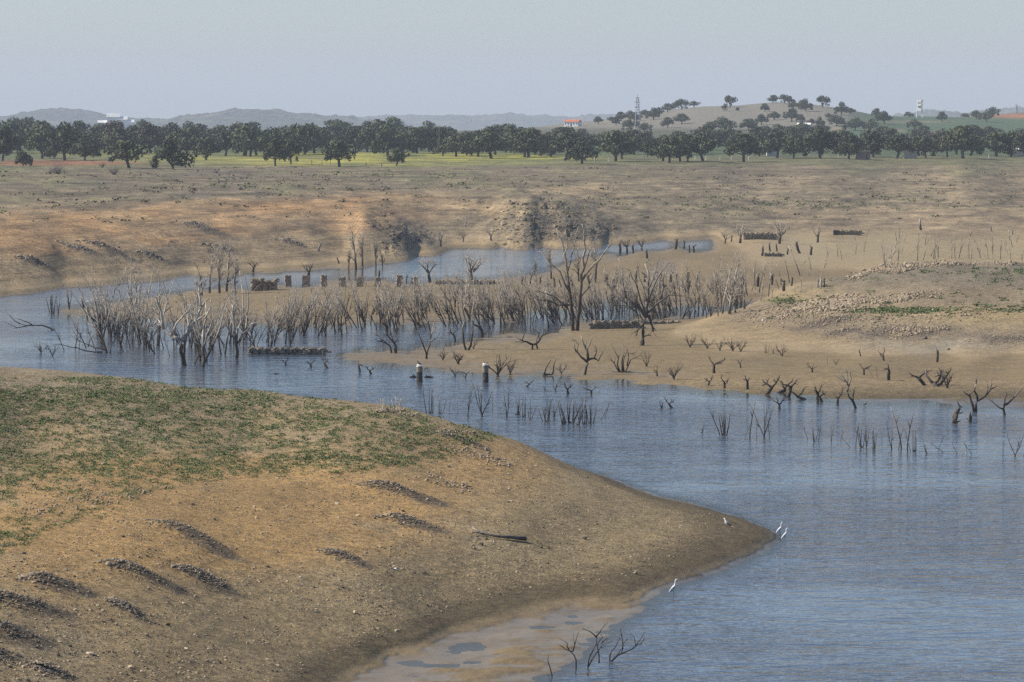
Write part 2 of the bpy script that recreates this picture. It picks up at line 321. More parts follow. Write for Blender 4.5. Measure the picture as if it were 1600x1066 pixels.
def water_material():
    m, t, b = nt('river_water')
    geo = N(t, 'ShaderNodeNewGeometry'); pos = geo.outputs['Position']
    mp = N(t, 'ShaderNodeMapping'); mp.inputs['Scale'].default_value = (.55, 1.0, 1); mp.inputs['Rotation'].default_value = (0, 0, .12); t.links.new(pos, mp.inputs[0])
    b.inputs['Base Color'].default_value = (.070, .087, .110, 1); b.inputs['IOR'].default_value = 1.33; b.inputs['Roughness'].default_value = .06
    n1 = noise(t, .95, 3, mp.outputs[0], .55); n2 = noise(t, .38, 3, mp.outputs[0], .5)
    # wind: patches of ripple and calmer lanes; sheltered water (inlet, among the stems) is calmer
    n3 = noise(t, .03, 4, mp.outputs[0], .6)
    mk = N(t, 'ShaderNodeVertexColor', layer_name='wind')
    sc_ = N(t, 'ShaderNodeSeparateColor'); t.links.new(mk.outputs[0], sc_.inputs[0])
    tr = N(t, 'ShaderNodeBsdfTransparent'); tr.inputs[0].default_value = (.86, .84, .78, 1); mx = N(t, 'ShaderNodeMixShader'); out = t.nodes['Material Output']
    nz = math_(t, 'MULTIPLY', math_(t, 'SUBTRACT', n2.outputs[0], .5), .55)       # clear shallows let the mud show through, deeper water is turbid
    cl = math_(t, 'ADD', math_(t, 'MULTIPLY', sc_.outputs[1], .95), .03); ad = math_(t, 'ADD', cl, nz); ad.node.use_clamp = True
    gl = N(t, 'ShaderNodeBsdfGlossy'); gl.inputs['Roughness'].default_value = .08; fr = N(t, 'ShaderNodeFresnel'); fr.inputs[0].default_value = 1.33; m2 = N(t, 'ShaderNodeMixShader')
    t.links.new(math_(t, 'MULTIPLY', fr.outputs[0], .5), m2.inputs[0]); t.links.new(tr.outputs[0], m2.inputs[1]); t.links.new(gl.outputs[0], m2.inputs[2])
    t.links.new(ad, mx.inputs[0]); t.links.new(m2.outputs[0], mx.inputs[1]); t.links.new(b.outputs[0], mx.inputs[2]); t.links.new(mx.outputs[0], out.inputs['Surface'])
    st = math_(t, 'MULTIPLY', sc_.outputs[0], ramp(t, n3.outputs[0], [(.38, .30), (.58, 1.0)]).outputs[0])
    h = math_(t, 'ADD', n1.outputs[0], math_(t, 'MULTIPLY', n2.outputs[0], 1.2))
    bm = bump(t, b, h, 1.0, .40); t.links.new(math_(t, 'MULTIPLY', st, 1.0), bm.inputs['Strength'])
    return m
def simple(name, c1, c2=None, scale=3, rough=.9, detail=4, bmp=0, spec=.3, metal=0):
    m, t, b = nt(name)
    tc = N(t, 'ShaderNodeNewGeometry')
    if c2:
        n = noise(t, scale, detail, tc.outputs['Position']); r = ramp(t, n.outputs[0], [(.3, c1), (.7, c2)])
        t.links.new(r.outputs[0], b.inputs['Base Color'])
        if bmp: bump(t, b, n.outputs[0], .8, bmp)
    else: b.inputs['Base Color'].default_value = (*c1, 1)
    b.inputs['Roughness'].default_value = rough; b.inputs['Specular IOR Level'].default_value = spec; b.inputs['Metallic'].default_value = metal
    return m

# ------------------------------------------------------------------ the ground sheet
def grid_axes():
    u = np.concatenate([np.array([-9000,-5000,-3000,-1900,-1200,-800,-560,-420]), np.arange(-330, 1931, 2.5), np.array([2020,2160,2400,2800,3500,4600,6600,10000])])
    near = np.array([6000,4200,3200,2600,2200,1900,1700,1550,1440,1350,1280])
    v1 = np.arange(1220, 1070, -5.0); v2 = np.arange(1070, 560, -1.5); v3 = np.arange(560, 255, -1.0); v4 = np.arange(255, 216, -1.0); v5 = np.array([214,212,210,208,206.2])
    return u, np.concatenate([near, v1, v2, v3, v4, v5])
U, Vv = grid_axes()
UU, VV = np.meshgrid(U, Vv)
DD = H * F / (VV - YH); XX = (UU - CXP) / F * DD; YY = DD.copy()
ZZ = height(XX, YY)
# under the camera the bank rises to a road-side slope
nb = smooth(110, 40, YY); ZZ = ZZ * (1 - nb) + np.maximum(ZZ, 3 + (110 - YY).clip(0) * .16) * nb
PY = YH + (H - ZZ) * F / DD

def soil_colours():
    u, y, z, D = UU, PY, ZZ, DD
    w1 = fbm(u / 60, y / 18, 4, 101); w2 = fbm(u / 14, y / 5, 4, 102); w3 = fbm(XX / 6, YY / 12, 4, 103); wz = fbm(XX / 90, YY / 90, 3, 104)
    uw = u + w1 * 30 + w2 * 6; yw = y + w1 * 8 + w2 * 3
    c = np.zeros(u.shape + (3,)); 
    def lay(rgb, a):
        nonlocal c
        a = np.clip(a, 0, 1)[..., None]; c = c * (1 - a) + np.array(rgb) * a
    lay((.235, .172, .104), 1)
    # ---- foreground hump (D < 340 m)
    fg = (1 - smooth(340, 360, D))
    lay((.275, .198, .108), fg)
    lay((.345, .215, .090), fg * smooth(-.1, .45, blob(uw, yw, 330, 800, 360, 85, 2) * 1.4 + w2 * .15 + w1 * .15 - .25))
    lay((.345, .215, .090), fg * blob(uw, yw, 780, 725, 150, 50, 2) * .85)
    lay((.345, .215, .090), fg * blob(uw, yw, 60, 880, 200, 60, 2) * .8)
    lay((.205, .158, .100), fg * smooth(700, 600, yw) * .7)
    lay((.25, .20, .135), fg * smooth(.1, .5, w3) * .5)
    lay((.215, .160, .090), fg * smooth(3.0, 1.5, z + w3 * .5) * .85)
    lay((.110, .082, .045), fg * smooth(1.0, .5, z + w3 * .18 + w1 * .1))
    lay((.165, .118, .060), fg * smooth(.30, .20, z + w3 * .04) * smooth(1080, 1000, u))
    hh, rt = np.zeros_like(z), np.zeros_like(z)
    nm = (D > 150) & (D < 760); hh[nm], rt[nm] = ridge(XX[nm], YY[nm])
    lay((.105, .080, .056), smooth(.25, .8, rt + w2 * .32 + w3 * .2) * .85 * nm)
    # ---- mudflats
    mf = smooth(355, 375, D) * smooth(1000, 900, D)
    mud = mf * smooth(1.3, .8, z)
    lay((.185, .135, .072), mud)
    lay((.145, .106, .058), mud * smooth(-.15, .4, fbm(XX / 14, YY / 30, 4, 161)) * .6)
    lay((.270, .200, .120), mf * smooth(.40, .56, z + w1 * .06 + w2 * .03) * (1 - smooth(1.2, 1.8, z)))
    lay((.255, .200, .125), mud * smooth(1150, 1250, u + w1 * 60) * smooth(425, 400, y + w1 * 3))
    lay((.155, .115, .066), mud * smooth(.11, .04, z))
    # ---- right hill
    rh = smooth(1050, 1120, u) * smooth(390, 400, D) * smooth(560, 545, D) * smooth(.9, 1.6, z)
    lay((.225, .172, .115), rh)
    lay((.150, .120, .090), rh * smooth(0, .35, w2 + .2 * w3) * .55 * smooth(470, 520, y))
    lay((.165, .135, .10), rh * smooth(465, 430, y))
    lay((.30, .225, .12), rh * blob(uw, yw, 1560, 495, 130, 14) * .8)
    lay((.30, .225, .12), rh * blob(uw, yw, 1240, 460, 60, 12) * .7)
    lay((.25, .22, .185), blob(uw, yw, 1470, 541, 130, 10) * .8 * (z < 3) * (D < 470))
    lay((.125, .098, .078), rh * smooth(.3, .6, rt + w2 * .25) * .8)
    # ---- far banks
    fb = smooth(.7, 1.4, z) * smooth(545, 560, D)
    lay((.200, .156, .100), fb)
    band = np.sin(z * 5.2 + wz * 2.5) * .5 + .5
    lay((.165, .130, .092), fb * smooth(.55, .95, band + w2 * .25) * .55)
    left = smooth(760, 560, u)
    lay((.330, .190, .085), fb * left * smooth(9.6, 8.2, z + w3 * .7) * smooth(3.0, 5.0, z + w1) * (.55 + .45 * w1) * 1.1)
    lay((.215, .155, .090), fb * left * smooth(4.6, 2.6, z + w1) * .8)
    lay((.150, .118, .088), fb * blob(uw, yw, 470, 345, 180, 12) * .35)
    lay((.36, .265, .16), fb * blob(uw, yw, 890, 292, 55, 9) )
    lay((.33, .235, .14), fb * blob(uw, yw, 610, 296, 70, 8) * .8)
    lay((.33, .235, .14), fb * blob(uw, yw, 730, 325, 60, 9) * .8)
    lay((.30, .225, .15), fb * blob(uw, yw, 730, 375, 70, 8) * .9)
    lay((.135, .104, .078), fb * blob(uw, yw, 980, 356, 90, 10) * .55)
    lay((.165, .125, .085), fb * smooth(980, 1100, u) * smooth(.6, 1.0, band + w2 * .3) * .5)
    lay((.26, .185, .115), fb * smooth(1150, 1260, u) * smooth(4.6, 3.0, z) * .45)
    lay((.115, .090, .068), fb * np.clip(blob(uw, yw, 628, 364, 55, 22, 3) * 1.2 + w2 * .5, 0, 1) * .6 * smooth(545, 570, yw - uw * .0 + 250))
    # upper dry grass belt, grey brown
    up = smooth(8.6, 10.2, z + w1 * .8) * smooth(600, 640, D)
    lay((.150, .120, .078), up)
    lay((.125, .100, .078), up * smooth(.05, .5, w1) * .7)
    lay((.150, .140, .070), up * smooth(.1, .5, fbm(u / 90, y / 10, 4, 131)) * .6)
    # fields
    pl = smooth(11.6, 12.6, z) * (D > 900)
    lay((.100, .105, .052), pl * smooth(266, 256, yw) * .9)
    lay((.120, .115, .060), pl * smooth(1450, 1500, D) * .5)
    lay((.062, .090, .042), pl * smooth(246, 241, yw))
    yel = smooth(236, 240, y + w2) * smooth(268, 256, y + w2) 
    lay((.30, .28, .045), pl * yel * (blob(uw, y, 560, 249, 340, 12, 3) * (.35 + .65 * smooth(-.3, .3, fbm(u / 70, y / 2.5, 3, 141)))))
    lay((.28, .265, .04), pl * blob(u, y - (u - 700) * .02, 780, 243.5, 170, 3.2, 4) * smooth(-.5, .1, w2))
    lay((.20, .19, .05), pl * blob(uw, y, 160, 240, 160, 5, 3) * .7)
    lay((.22, .10, .05), pl * blob(u, y + w2 * 1.5, 90, 255, 130, 4.5, 4))
    lay((.13, .12, .06), pl * smooth(900, 1100, u) * smooth(246, 250, y) * .8)
    # far hill
    fh = smooth(1900, 2150, D)
    lay((.085, .085, .050), fh)
    lay((.175, .158, .118), fh * smooth(1370, 1300, u + w1 * 15) * smooth(204, 197, y + w1 * 2))
    lay((.060, .095, .045), fh * smooth(1310, 1380, u + w1 * 15 + (y - 180) * 1.5))
    lay((.20, .16, .09), fh * blob(u, y, 1430, 190.5, 60, 1.6, 3) * .8)
    lay((.26, .19, .12), fh * blob(u, y, 1380, 204, 40, 1.8, 3) * .8 + fh * blob(u, y, 1308, 203, 12, 4, 3) * .8)
    lay((.30, .12, .06), fh * blob(u, y, 1600, 181, 70, 4, 3))
    rk = rockmask(u, y)
    lay((.085, .072, .060), rk * smooth(-.2, .3, w2 + w3 * .5) * (D > 540) * (z > .4))
    lay((.30, .27, .23), rk * smooth(.35, .6, w2) * .5 * (D > 540))
    lay((.110, .085, .062), smooth(.3, .65, rt + w2 * .3) * .85 * (D > 520) * (D < 760))
    sat = np.array([1.02, 1.0, .86]); c = np.where(((D < 2000) & (z > -.2))[..., None], c * sat, c)
    mot = fbm(XX / 5.5, YY / 16, 4, 151); mot2 = fbm(XX / 1.8, YY / 7, 3, 152)
    c = c * (1 + (.50 * mot + .45 * mot2) * (fb * (1 - smooth(1000, 1600, D)) + .45 * rh + .35 * fg))[..., None]
    # masks: r stones, g wet, b unused
    wet = np.zeros_like(z)
    wet = np.maximum(wet, smooth(.40, .16, z) * .75 * (D < 340) + smooth(.13, .05, z) * .3 * (D < 340))
    wet = np.maximum(wet, mf * smooth(.35, .10, z + w1 * .05) * .85)
    wet = np.maximum(wet, mf * smooth(1.1, .6, z) * .55)
    st = np.where(D < 345, smooth(.3, 1.0, z) * (.7 + .3 * w3), .0)
    st = np.maximum(st, rh * .8); st = np.maximum(st, fb * .35); st = np.maximum(st, rk)
    st = st * (1 - smooth(1200, 1500, D))
    return np.clip(c, 0, 1), np.stack([np.clip(st, 0, 1), np.clip(wet, 0, 1), smooth(470, 560, D) * smooth(1900, 1300, D) * smooth(.6, 1.6, z)], -1)
SOIL, MASK = soil_colours()

def set_attr(me, name, arr):
    a = me.color_attributes.new(name, 'FLOAT_COLOR', 'POINT')
    full = np.ones((arr.size // 3, 4), np.float32); full[:, :3] = arr.reshape(-1, 3); a.data.foreach_set('color', full.ravel())
def build_ground():
    nr, nc = UU.shape
    V = np.stack([XX, YY, ZZ], -1).reshape(-1, 3)
    i = np.arange((nr - 1) * (nc - 1)); r = i // (nc - 1); c = i % (nc - 1); a = r * nc + c
    Q = np.column_stack([a, a + 1, a + nc + 1, a + nc])
    o = quick_mesh('ground', V, Q, ground_material())
    set_attr(o.data, 'soil', SOIL); set_attr(o.data, 'mask', MASK)
    tag(o, kind='structure')
build_ground()

def build_water():
    v = np.array([3200,2000,1600,1300] + list(range(1200, 340, -4)) + [335]); u = np.array([-6000,-2000] + list(range(-800, -40, 60)) + list(range(-40, 1660, 9)) + list(range(1660, 2801, 60)) + [4000, 8000])
    uu, vv = np.meshgrid(u, v); d = H * F / (vv - YH); X = (uu - CXP) / F * d
    nr, nc = uu.shape; Vt = np.stack([X, d, np.zeros_like(X)], -1).reshape(-1, 3)
    i = np.arange((nr - 1) * (nc - 1)); r = i // (nc - 1); c = i % (nc - 1); a = r * nc + c
    o = quick_mesh('water', Vt, np.column_stack([a, a + 1, a + nc + 1, a + nc]), water_material())
    # exposure to the wind: open reach rippled, sheltered shore calmer
    w = .55 + .45 * smooth(600, 680, vv) 
    w = np.maximum(w, .55 * smooth(520, 470, vv)); w = np.maximum(w, .95 * smooth(470, 490, vv) * smooth(548, 528, vv) * smooth(640, 500, uu))
    dep = -height(X, d); g = smooth(-.02, .30, dep); set_attr(o.data, 'wind', np.stack([w, g, w * 0], -1)); tag(o, kind='structure')
build_water()

# ------------------------------------------------------------------ sky, sun, air
SUN_EL, SUN_AZ = 38.0, -84.0      # azimuth measured from +Y (view direction) towards +X
w = bpy.data.worlds.new('World'); S.world = w; w.use_nodes = True
bg = w.node_tree.nodes['Background']; sk = w.node_tree.nodes.new('ShaderNodeTexSky'); sk.sky_type = 'NISHITA'
sk.sun_disc = False; sk.sun_elevation = math.radians(SUN_EL); sk.sun_rotation = math.radians(SUN_AZ)
sk.altitude = 200; sk.air_density = 1.2; sk.dust_density = .5; sk.ozone_density = 3.0
TINT = mixc(w.node_tree, 'MULTIPLY', 1.0, sk.outputs[0], (.655, .725, .865))
w.node_tree.links.new(TINT, bg.inputs[0]); bg.inputs[1].default_value = .105
sd = bpy.data.lights.new('sun', 'SUN'); sd.energy = 5.0; sd.angle = math.radians(.53); sd.color = (1, .925, .81)
so = bpy.data.objects.new('sun', sd); COL.objects.link(so)
az = math.radians(SUN_AZ); el = math.radians(SUN_EL)
dirv = Vector((math.sin(az) * math.cos(el), math.cos(az) * math.cos(el), math.sin(el)))
so.rotation_euler = dirv.to_track_quat('Z', 'Y').to_euler()

def build_haze():
    x0, x1, y0, y1, z0, z1 = -52000, 52000, -700, 24500, -6, 330
    vs = [(x, y, z) for z in (z0, z1) for y in (y0, y1) for x in (x0, x1)]
    fs = [(0, 2, 3, 1), (4, 5, 7, 6), (0, 1, 5, 4), (2, 6, 7, 3), (0, 4, 6, 2), (1, 3, 7, 5)]
    m = bpy.data.materials.new('haze_air'); m.use_nodes = True; t = m.node_tree; t.nodes.clear()
    o = t.nodes.new('ShaderNodeOutputMaterial'); p = t.nodes.new('ShaderNodeVolumePrincipled')
    p.inputs['Color'].default_value = (.725, .80, .905, 1); p.inputs['Density'].default_value = HAZE_DENSITY; p.inputs['Anisotropy'].default_value = .0
    t.links.new(p.outputs[0], o.inputs['Volume'])
    ob = mesh_obj('haze', vs, fs, m); tag(ob, kind='stuff')
HAZE_DENSITY = .000085
build_haze()
vs = S.view_settings; vs.view_transform = 'Standard'; vs.look = 'None'; vs.exposure = .55; vs.gamma = 1
S.cycles.use_denoising = False; S.cycles.denoiser = 'OPENIMAGEDENOISE'; S.cycles.denoising_prefilter = 'ACCURATE'; S.cycles.denoising_input_passes = 'RGB_ALBEDO_NORMAL'; S.cycles.use_adaptive_sampling = False; S.cycles.volume_bounces = 0; S.cycles.max_bounces = 4; S.cycles.transparent_max_bounces = 8
# ------------------------------------------------------------------ finding ground points seen at a pixel
def ground_at(px, py):
    j = int(np.clip(np.searchsorted(U, px), 1, len(U) - 1))
    if abs(U[j - 1] - px) < abs(U[j] - px): j -= 1
    colp = PY[:, j]; k = 11
    idx = np.nonzero(colp[k:] <= py)[0]
    if len(idx) == 0: return P3(px, max(py, 215), 17)
    i = idx[0] + k
    a, b = colp[i - 1], colp[i]; t = 0 if a == b else min(1, max(0, (a - py) / (a - b)))
    D = DD[i - 1, j] + (DD[i, j] - DD[i - 1, j]) * t; z = ZZ[i - 1, j] + (ZZ[i, j] - ZZ[i - 1, j]) * t
    return Vector(((px - CXP) / F * D, D, z))
def base_at(px, py):
    g = ground_at(px, py); wv = P3(px, py, 0)
    if g.z < 0 or wv.y < g.y - .5: return wv, True
    return g, False
def px_scale(p): return p.y / F     # metres per photo pixel there

# ------------------------------------------------------------------ mesh builder for tubes
TH = 1.0
class MB:
    def __init__(s): s.v = []; s.f = []
    def tube(s, pts, rad, n=5, cap=True):
        rad = [q * TH for q in rad]
        if len(pts) < 2: return
        base = len(s.v); up = Vector((0.13, .31, .94))
        for i, p in enumerate(pts):
            d = (pts[min(i + 1, len(pts) - 1)] - pts[max(i - 1, 0)])
            d = d.normalized() if d.length > 1e-9 else Vector((0, 0, 1))
            a = d.cross(up)
            if a.length < .05: a = d.cross(Vector((1, 0, 0)))
            a.normalize(); b = d.cross(a)
            for k in range(n):
                t = 2 * math.pi * k / n; s.v.append(tuple(p + (a * math.cos(t) + b * math.sin(t)) * rad[i]))
        for i in range(len(pts) - 1):
            for k in range(n):
                q = base + i * n; s.f.append((q + k, q + (k + 1) % n, q + n + (k + 1) % n, q + n + k))
        if cap:
            s.f.append(tuple(base + k for k in range(n))[::-1]); e = base + (len(pts) - 1) * n; s.f.append(tuple(e + k for k in range(n)))
    def box(s, c, d, rz=0, taper=1.0, jit=0, r=None):
        b = len(s.v); cr, sr = math.cos(rz), math.sin(rz)
        for z in (-1, 1):
            for y in (-1, 1):
                for x in (-1, 1):
                    t = taper if z > 0 else 1
                    X = x * d[0] / 2 * t; Y = y * d[1] / 2 * t; Z = z * d[2] / 2
                    if jit: X += (r or rnd).uniform(-jit, jit); Y += (r or rnd).uniform(-jit, jit); Z += (r or rnd).uniform(-jit, jit)
                    s.v.append((c[0] + X * cr - Y * sr, c[1] + X * sr + Y * cr, c[2] + Z))
        for f in ((0, 2, 3, 1), (4, 5, 7, 6), (0, 1, 5, 4), (2, 6, 7, 3), (0, 4, 6, 2), (1, 3, 7, 5)): s.f.append(tuple(b + i for i in f))
    def stone(s, c, d, rz, r):
        b = len(s.v); cr, sr = math.cos(rz), math.sin(rz)
        top = r.uniform(.35, .75)
        ring = []
        for lv, (zz, sc) in enumerate(((-.5, .85), (.05, 1.0), (.5, top))):
            for k in range(5):
                a = 2 * math.pi * k / 5 + lv * .5; q = sc * r.uniform(.7, 1.1) * .5
                X = math.cos(a) * q * d[0]; Y = math.sin(a) * q * d[1]
                s.v.append((c[0] + X * cr - Y * sr, c[1] + X * sr + Y * cr, c[2] + zz * d[2] * r.uniform(.8, 1.1)))
        for lv in (0, 1):
            for k in range(5):
                q = b + lv * 5; s.f.append((q + k, q + (k + 1) % 5, q + 5 + (k + 1) % 5, q + 5 + k))
        s.f.append(tuple(b + 10 + k for k in range(5)))
    def build(s, name, mat, parent=None, smooth_=False): return mesh_obj(name, s.v, s.f, mat, parent, smooth_)

# ------------------------------------------------------------------ dead wood
def wood_material(lo=1.5, hi=3.6):
    m, t, b = nt('weathered_dead_wood')
    g = N(t, 'ShaderNodeNewGeometry'); pos = g.outputs['Position']
    sp = N(t, 'ShaderNodeSeparateXYZ'); t.links.new(pos, sp.inputs[0])
    n = noise(t, .35, 3, pos); n2 = noise(t, 3.0, 3, pos)
    # old flood line: wood that stood under water is stained dark, wood above it bleached
    h = math_(t, 'ADD', sp.outputs[2], math_(t, 'MULTIPLY', math_(t, 'SUBTRACT', n.outputs[0], .5), 3.6))
    mr = N(t, 'ShaderNodeMapRange'); t.links.new(h, mr.inputs[0]); mr.inputs[1].default_value = lo; mr.inputs[2].default_value = hi
    dark = ramp(t, n2.outputs[0], [(.3, (.030, .026, .023)), (.7, (.085, .070, .056))])
    pale = ramp(t, n2.outputs[0], [(.25, (.24, .20, .155)), (.5, (.40, .34, .265)), (.75, (.64, .58, .48))])
    t.links.new(mixc(t, 'MIX', mr.outputs[0], dark.outputs[0], pale.outputs[0]), b.inputs['Base Color'])
    b.inputs['Roughness'].default_value = .9; b.inputs['Specular IOR Level'].default_value = .2
    return m
WOOD = wood_material(); WOODT = wood_material(4.0, 12.0)
def wander(p, d, L, r0, r1, seg, r, wob, up=.0):
    n = max(2, int(round(L / seg))); pts = [p.copy()]; rad = [r0]; st = L / n; d = d.normalized()
    for i in range(n):
        d = (d + Vector((r.gauss(0, wob), r.gauss(0, wob), r.gauss(0, wob * .7) + up))).normalized()
        p = p + d * st; pts.append(p.copy()); rad.append(r0 + (r1 - r0) * (i + 1) / n)
    return pts, rad, d
def side(d, ang, r):
    a = d.orthogonal().normalized(); a.rotate(Matrix.Rotation(r.uniform(0, 2 * math.pi), 3, d)); return (d * math.cos(ang) + a * math.sin(ang)).normalized()
def grow(mb, p, d, L, rad, depth, r, P):
    pts, rr, de = wander(p, d, L, rad, rad * P['tip'], P['seg'], r, P['wob'], P['up'])
    mb.tube(pts, rr, 5 if rad > .05 else 4 if rad > .025 else 3)
    if depth <= 0: return
    k = P['kids'][min(len(P['kids']) - 1, P['depth'] - depth)]
    k = r.randint(*k)
    for i in range(k):
        t = r.uniform(P['from'], 1.0); q = t * (len(pts) - 1); a = int(min(q, len(pts) - 2)); f = q - a
        c = pts[a].lerp(pts[a + 1], f); dd = (pts[a + 1] - pts[a]).normalized()
        grow(mb, c, side(dd, r.uniform(*P['ang']), r), L * r.uniform(*P['len']), rr[a] * r.uniform(.5, .75), depth - 1, r, P)
PRM = {
 'sapling': dict(tip=.3, seg=.6, wob=.07, up=.02, kids=[(6, 10), (2, 4)], depth=2, **{'from': .3}, ang=(.35, .75), len=(.14, .32)),
 'tree': dict(tip=.3, seg=.5, wob=.13, up=.03, kids=[(5, 7), (4, 6), (2, 4)], depth=3, **{'from': .35}, ang=(.4, .85), len=(.35, .6)),
 'shrub': dict(tip=.35, seg=.3, wob=.16, up=.02, kids=[(3, 5), (1, 3)], depth=2, **{'from': .3}, ang=(.4, 1.0), len=(.25, .5)),
}
def proto(style, seed):
    """returns (trunk MB, branches MB) about 1 unit tall is NOT enforced; natural metres"""
    r = random.Random(seed); t = MB(); b = MB(); lean = Vector((r.uniform(-.2, .2), r.uniform(-.15, .15), 1)).normalized()
    if style == 'sapling':
        P = PRM['sapling']; pts, rr, de = wander(Vector((0, 0, -.7)), lean, 7.0, .085, .018, .6, r, .055, .02); t.tube(pts, rr, 6)
        for i in range(r.randint(13, 18)):
            q = r.uniform(.3, .97) * (len(pts) - 1); a = int(q); c = pts[a].lerp(pts[min(a + 1, len(pts) - 1)], q - a); dd = (pts[min(a + 1, len(pts) - 1)] - pts[a])
            if dd.length < 1e-6: dd = de
            grow(b, c, side(dd.normalized(), r.uniform(.3, .7), r), r.uniform(.8, 2.5) * (1.25 - q / len(pts)), rr[a] * .65, 1, r, P)
    elif style == 'multi':
        P = PRM['sapling']; t.tube([Vector((0, 0, -.7)), Vector((0, 0, .1)), Vector((.02, 0, .35))], [.17, .15, .10], 6)
        for s in range(r.randint(2, 4)):
            d = side(Vector((0, 0, 1)), r.uniform(.12, .42), r); pts, rr, de = wander(Vector((0, 0, .1)), d, r.uniform(4.2, 6.4), .08, .016, .5, r, .07, .04); b.tube(pts, rr, 5)
            for i in range(r.randint(6, 9)):
                a = r.randint(2, len(pts) - 2); grow(b, pts[a], side((pts[a + 1] - pts[a]).normalized(), r.uniform(.35, .8), r), r.uniform(.5, 1.5), rr[a] * .6, 1, r, P)
    elif style == 'tree':
        P = PRM['tree']; h = r.uniform(1.5, 2.4); pts, rr, de = wander(Vector((0, 0, -.7)), lean, h + .7, .30, .21, .45, r, .08); t.tube(pts, rr, 8)
        k = r.randint(4, 6)
        for i in range(k):
            a = 2 * math.pi * (i + r.random() * .6) / k; d = Vector((math.cos(a) * .75, math.sin(a) * .75, r.uniform(.7, 1.5)))
            grow(b, pts[-1] - Vector((0, 0, .1)), d, r.uniform(3.2, 4.6), r.uniform(.10, .16), 2, r, P)
    elif style == 'poplar':
        P = PRM['tree']; pts, rr, de = wander(Vector((0, 0, -.7)), Vector((0, 0, 1)), 7.5, .16, .04, .5, r, .05, .03); t.tube(pts, rr, 6)
        for i in range(r.randint(20, 26)):
            a = r.randint(4, len(pts) - 2); grow(b, pts[a], side((pts[a + 1] - pts[a]).normalized(), r.uniform(.3, .6), r), r.uniform(1.2, 2.6), rr[a] * .55, 1, r, dict(P, depth=1, kids=[(4, 7)]))
    elif style == 'shrub':
        P = PRM['shrub']; t.tube([Vector((0, 0, -.6)), Vector((0, 0, 0)), Vector((.03, 0, .15))], [.12, .12, .08], 6)
        k = r.randint(5, 8)
        for i in range(k):
            a = 2 * math.pi * (i + r.random() * .5) / k; sp = r.uniform(.2, 1.0)
            grow(b, Vector((0, 0, .05)), Vector((math.cos(a) * sp, math.sin(a) * sp * .8, 1.0)), r.uniform(1.1, 2.2), r.uniform(.03, .055), 2, r, P)
    elif style == 'snag':
        P = PRM['shrub']; h = r.uniform(.5, 1.1); pts, rr, de = wander(Vector((0, 0, -.6)), lean + Vector((r.uniform(-.4, .4), 0, 0)), h + .6, .15, .11, .25, r, .16); t.tube(pts, rr, 7)
        sx = r.choice((-1, 1))
        for i in range(r.randint(2, 3)):
            d = Vector((sx * r.uniform(.5, 1.3), r.uniform(-.5, .5), r.uniform(.4, 1.1))); sx = -sx
            grow(b, pts[-1], d, r.uniform(.9, 1.7), r.uniform(.06, .09), 2, r, dict(P, wob=.24, up=.05, kids=[(2, 3), (1, 3)]))
    elif style == 'stump':
        h = r.uniform(.9, 1.5); pts, rr, de = wander(Vector((0, 0, -.5)), lean, h + .5, .19, .12, .25, r, .12); t.tube(pts, [q * r.uniform(.85, 1.15) for q in rr], 7)
        for i in range(r.randint(1, 2)):
            grow(b, pts[-2], Vector((r.choice((-1, 1)) * r.uniform(.3, .9), r.uniform(-.3, .3), 1)), r.uniform(.35, .8), .07, 0, r, PRM['shrub'])
    elif style == 'sticks':
        t.tube([Vector((-.05, 0, -.5)), Vector((.03, 0, -.02)), Vector((.05, 0, .06))], [.07, .07, .045], 5)
        n = r.randint(3, 6)
        for i in range(n):
            x = r.uniform(-.45, .45); ln = r.uniform(-.35, .35)
            pts, rr, de = wander(Vector((x * .3, r.uniform(-.1, .1), -.3)), Vector((x * .55 + ln * .4, r.uniform(-.2, .2), 1)), r.uniform(.9, 1.9), .026, .010, .3, r, .05); b.tube(pts, rr, 4)
            if r.random() < .5: grow(b, pts[-3], side(de, r.uniform(.3, .7), r), r.uniform(.2, .5), .011, 0, r, PRM['shrub'])
    elif style == 'stick':
        pts, rr, de = wander(Vector((0, 0, -.4)), lean, 1.9, .032, .012, .3, r, .06); t.tube(pts, rr, 5)
        for i in range(2): grow(b, pts[-1 - r.randint(1, 3)], side(de, r.uniform(.3, .7), r), r.uniform(.2, .45), .012, 0, r, PRM['shrub'])
    top = max(v[2] for v in t.v + b.v)
    return t, b, top
NAMES = {'sapling': ('dead_sapling', 'dead sapling'), 'multi': ('dead_sapling', 'dead sapling'), 'tree': ('dead_tree', 'dead tree'), 'poplar': ('dead_tree', 'dead tree'),
         'shrub': ('dead_shrub', 'dead shrub'), 'snag': ('dead_snag', 'dead snag'), 'stump': ('tree_stump', 'tree stump'), 'sticks': ('drowned_shrub', 'dead shrub'), 'stick': ('dead_stick', 'stick')}
LIB = {}
COUNT = {'sapling': 9, 'multi': 5, 'tree': 4, 'poplar': 3, 'shrub': 5, 'snag': 5, 'stump': 5, 'sticks': 5, 'stick': 3}
for st_, k_ in COUNT.items():
    LIB[st_] = []
    for i in range(k_):
        TH = {'stick': 1.0, 'sticks': 1.3, 'multi': 1.05, 'sapling': 1.1, 'shrub': 1.4, 'snag': 1.35, 'poplar': 1.5, 'tree': 1.5}.get(st_, 1)
        t, b, top = proto(st_, 1000 * (1 + list(COUNT).index(st_)) + i)
        mt = bpy.data.meshes.new('trunk_' + st_); mt.from_pydata(t.v, [], t.f); mt.materials.append(WOOD); mt.shade_smooth()
        mb_ = bpy.data.meshes.new('branches_' + st_); mb_.from_pydata(b.v, [], b.f); mb_.materials.append(WOOD); mb_.shade_smooth()
        LIB[st_].append((mt, mb_, top))
TH = 1.0
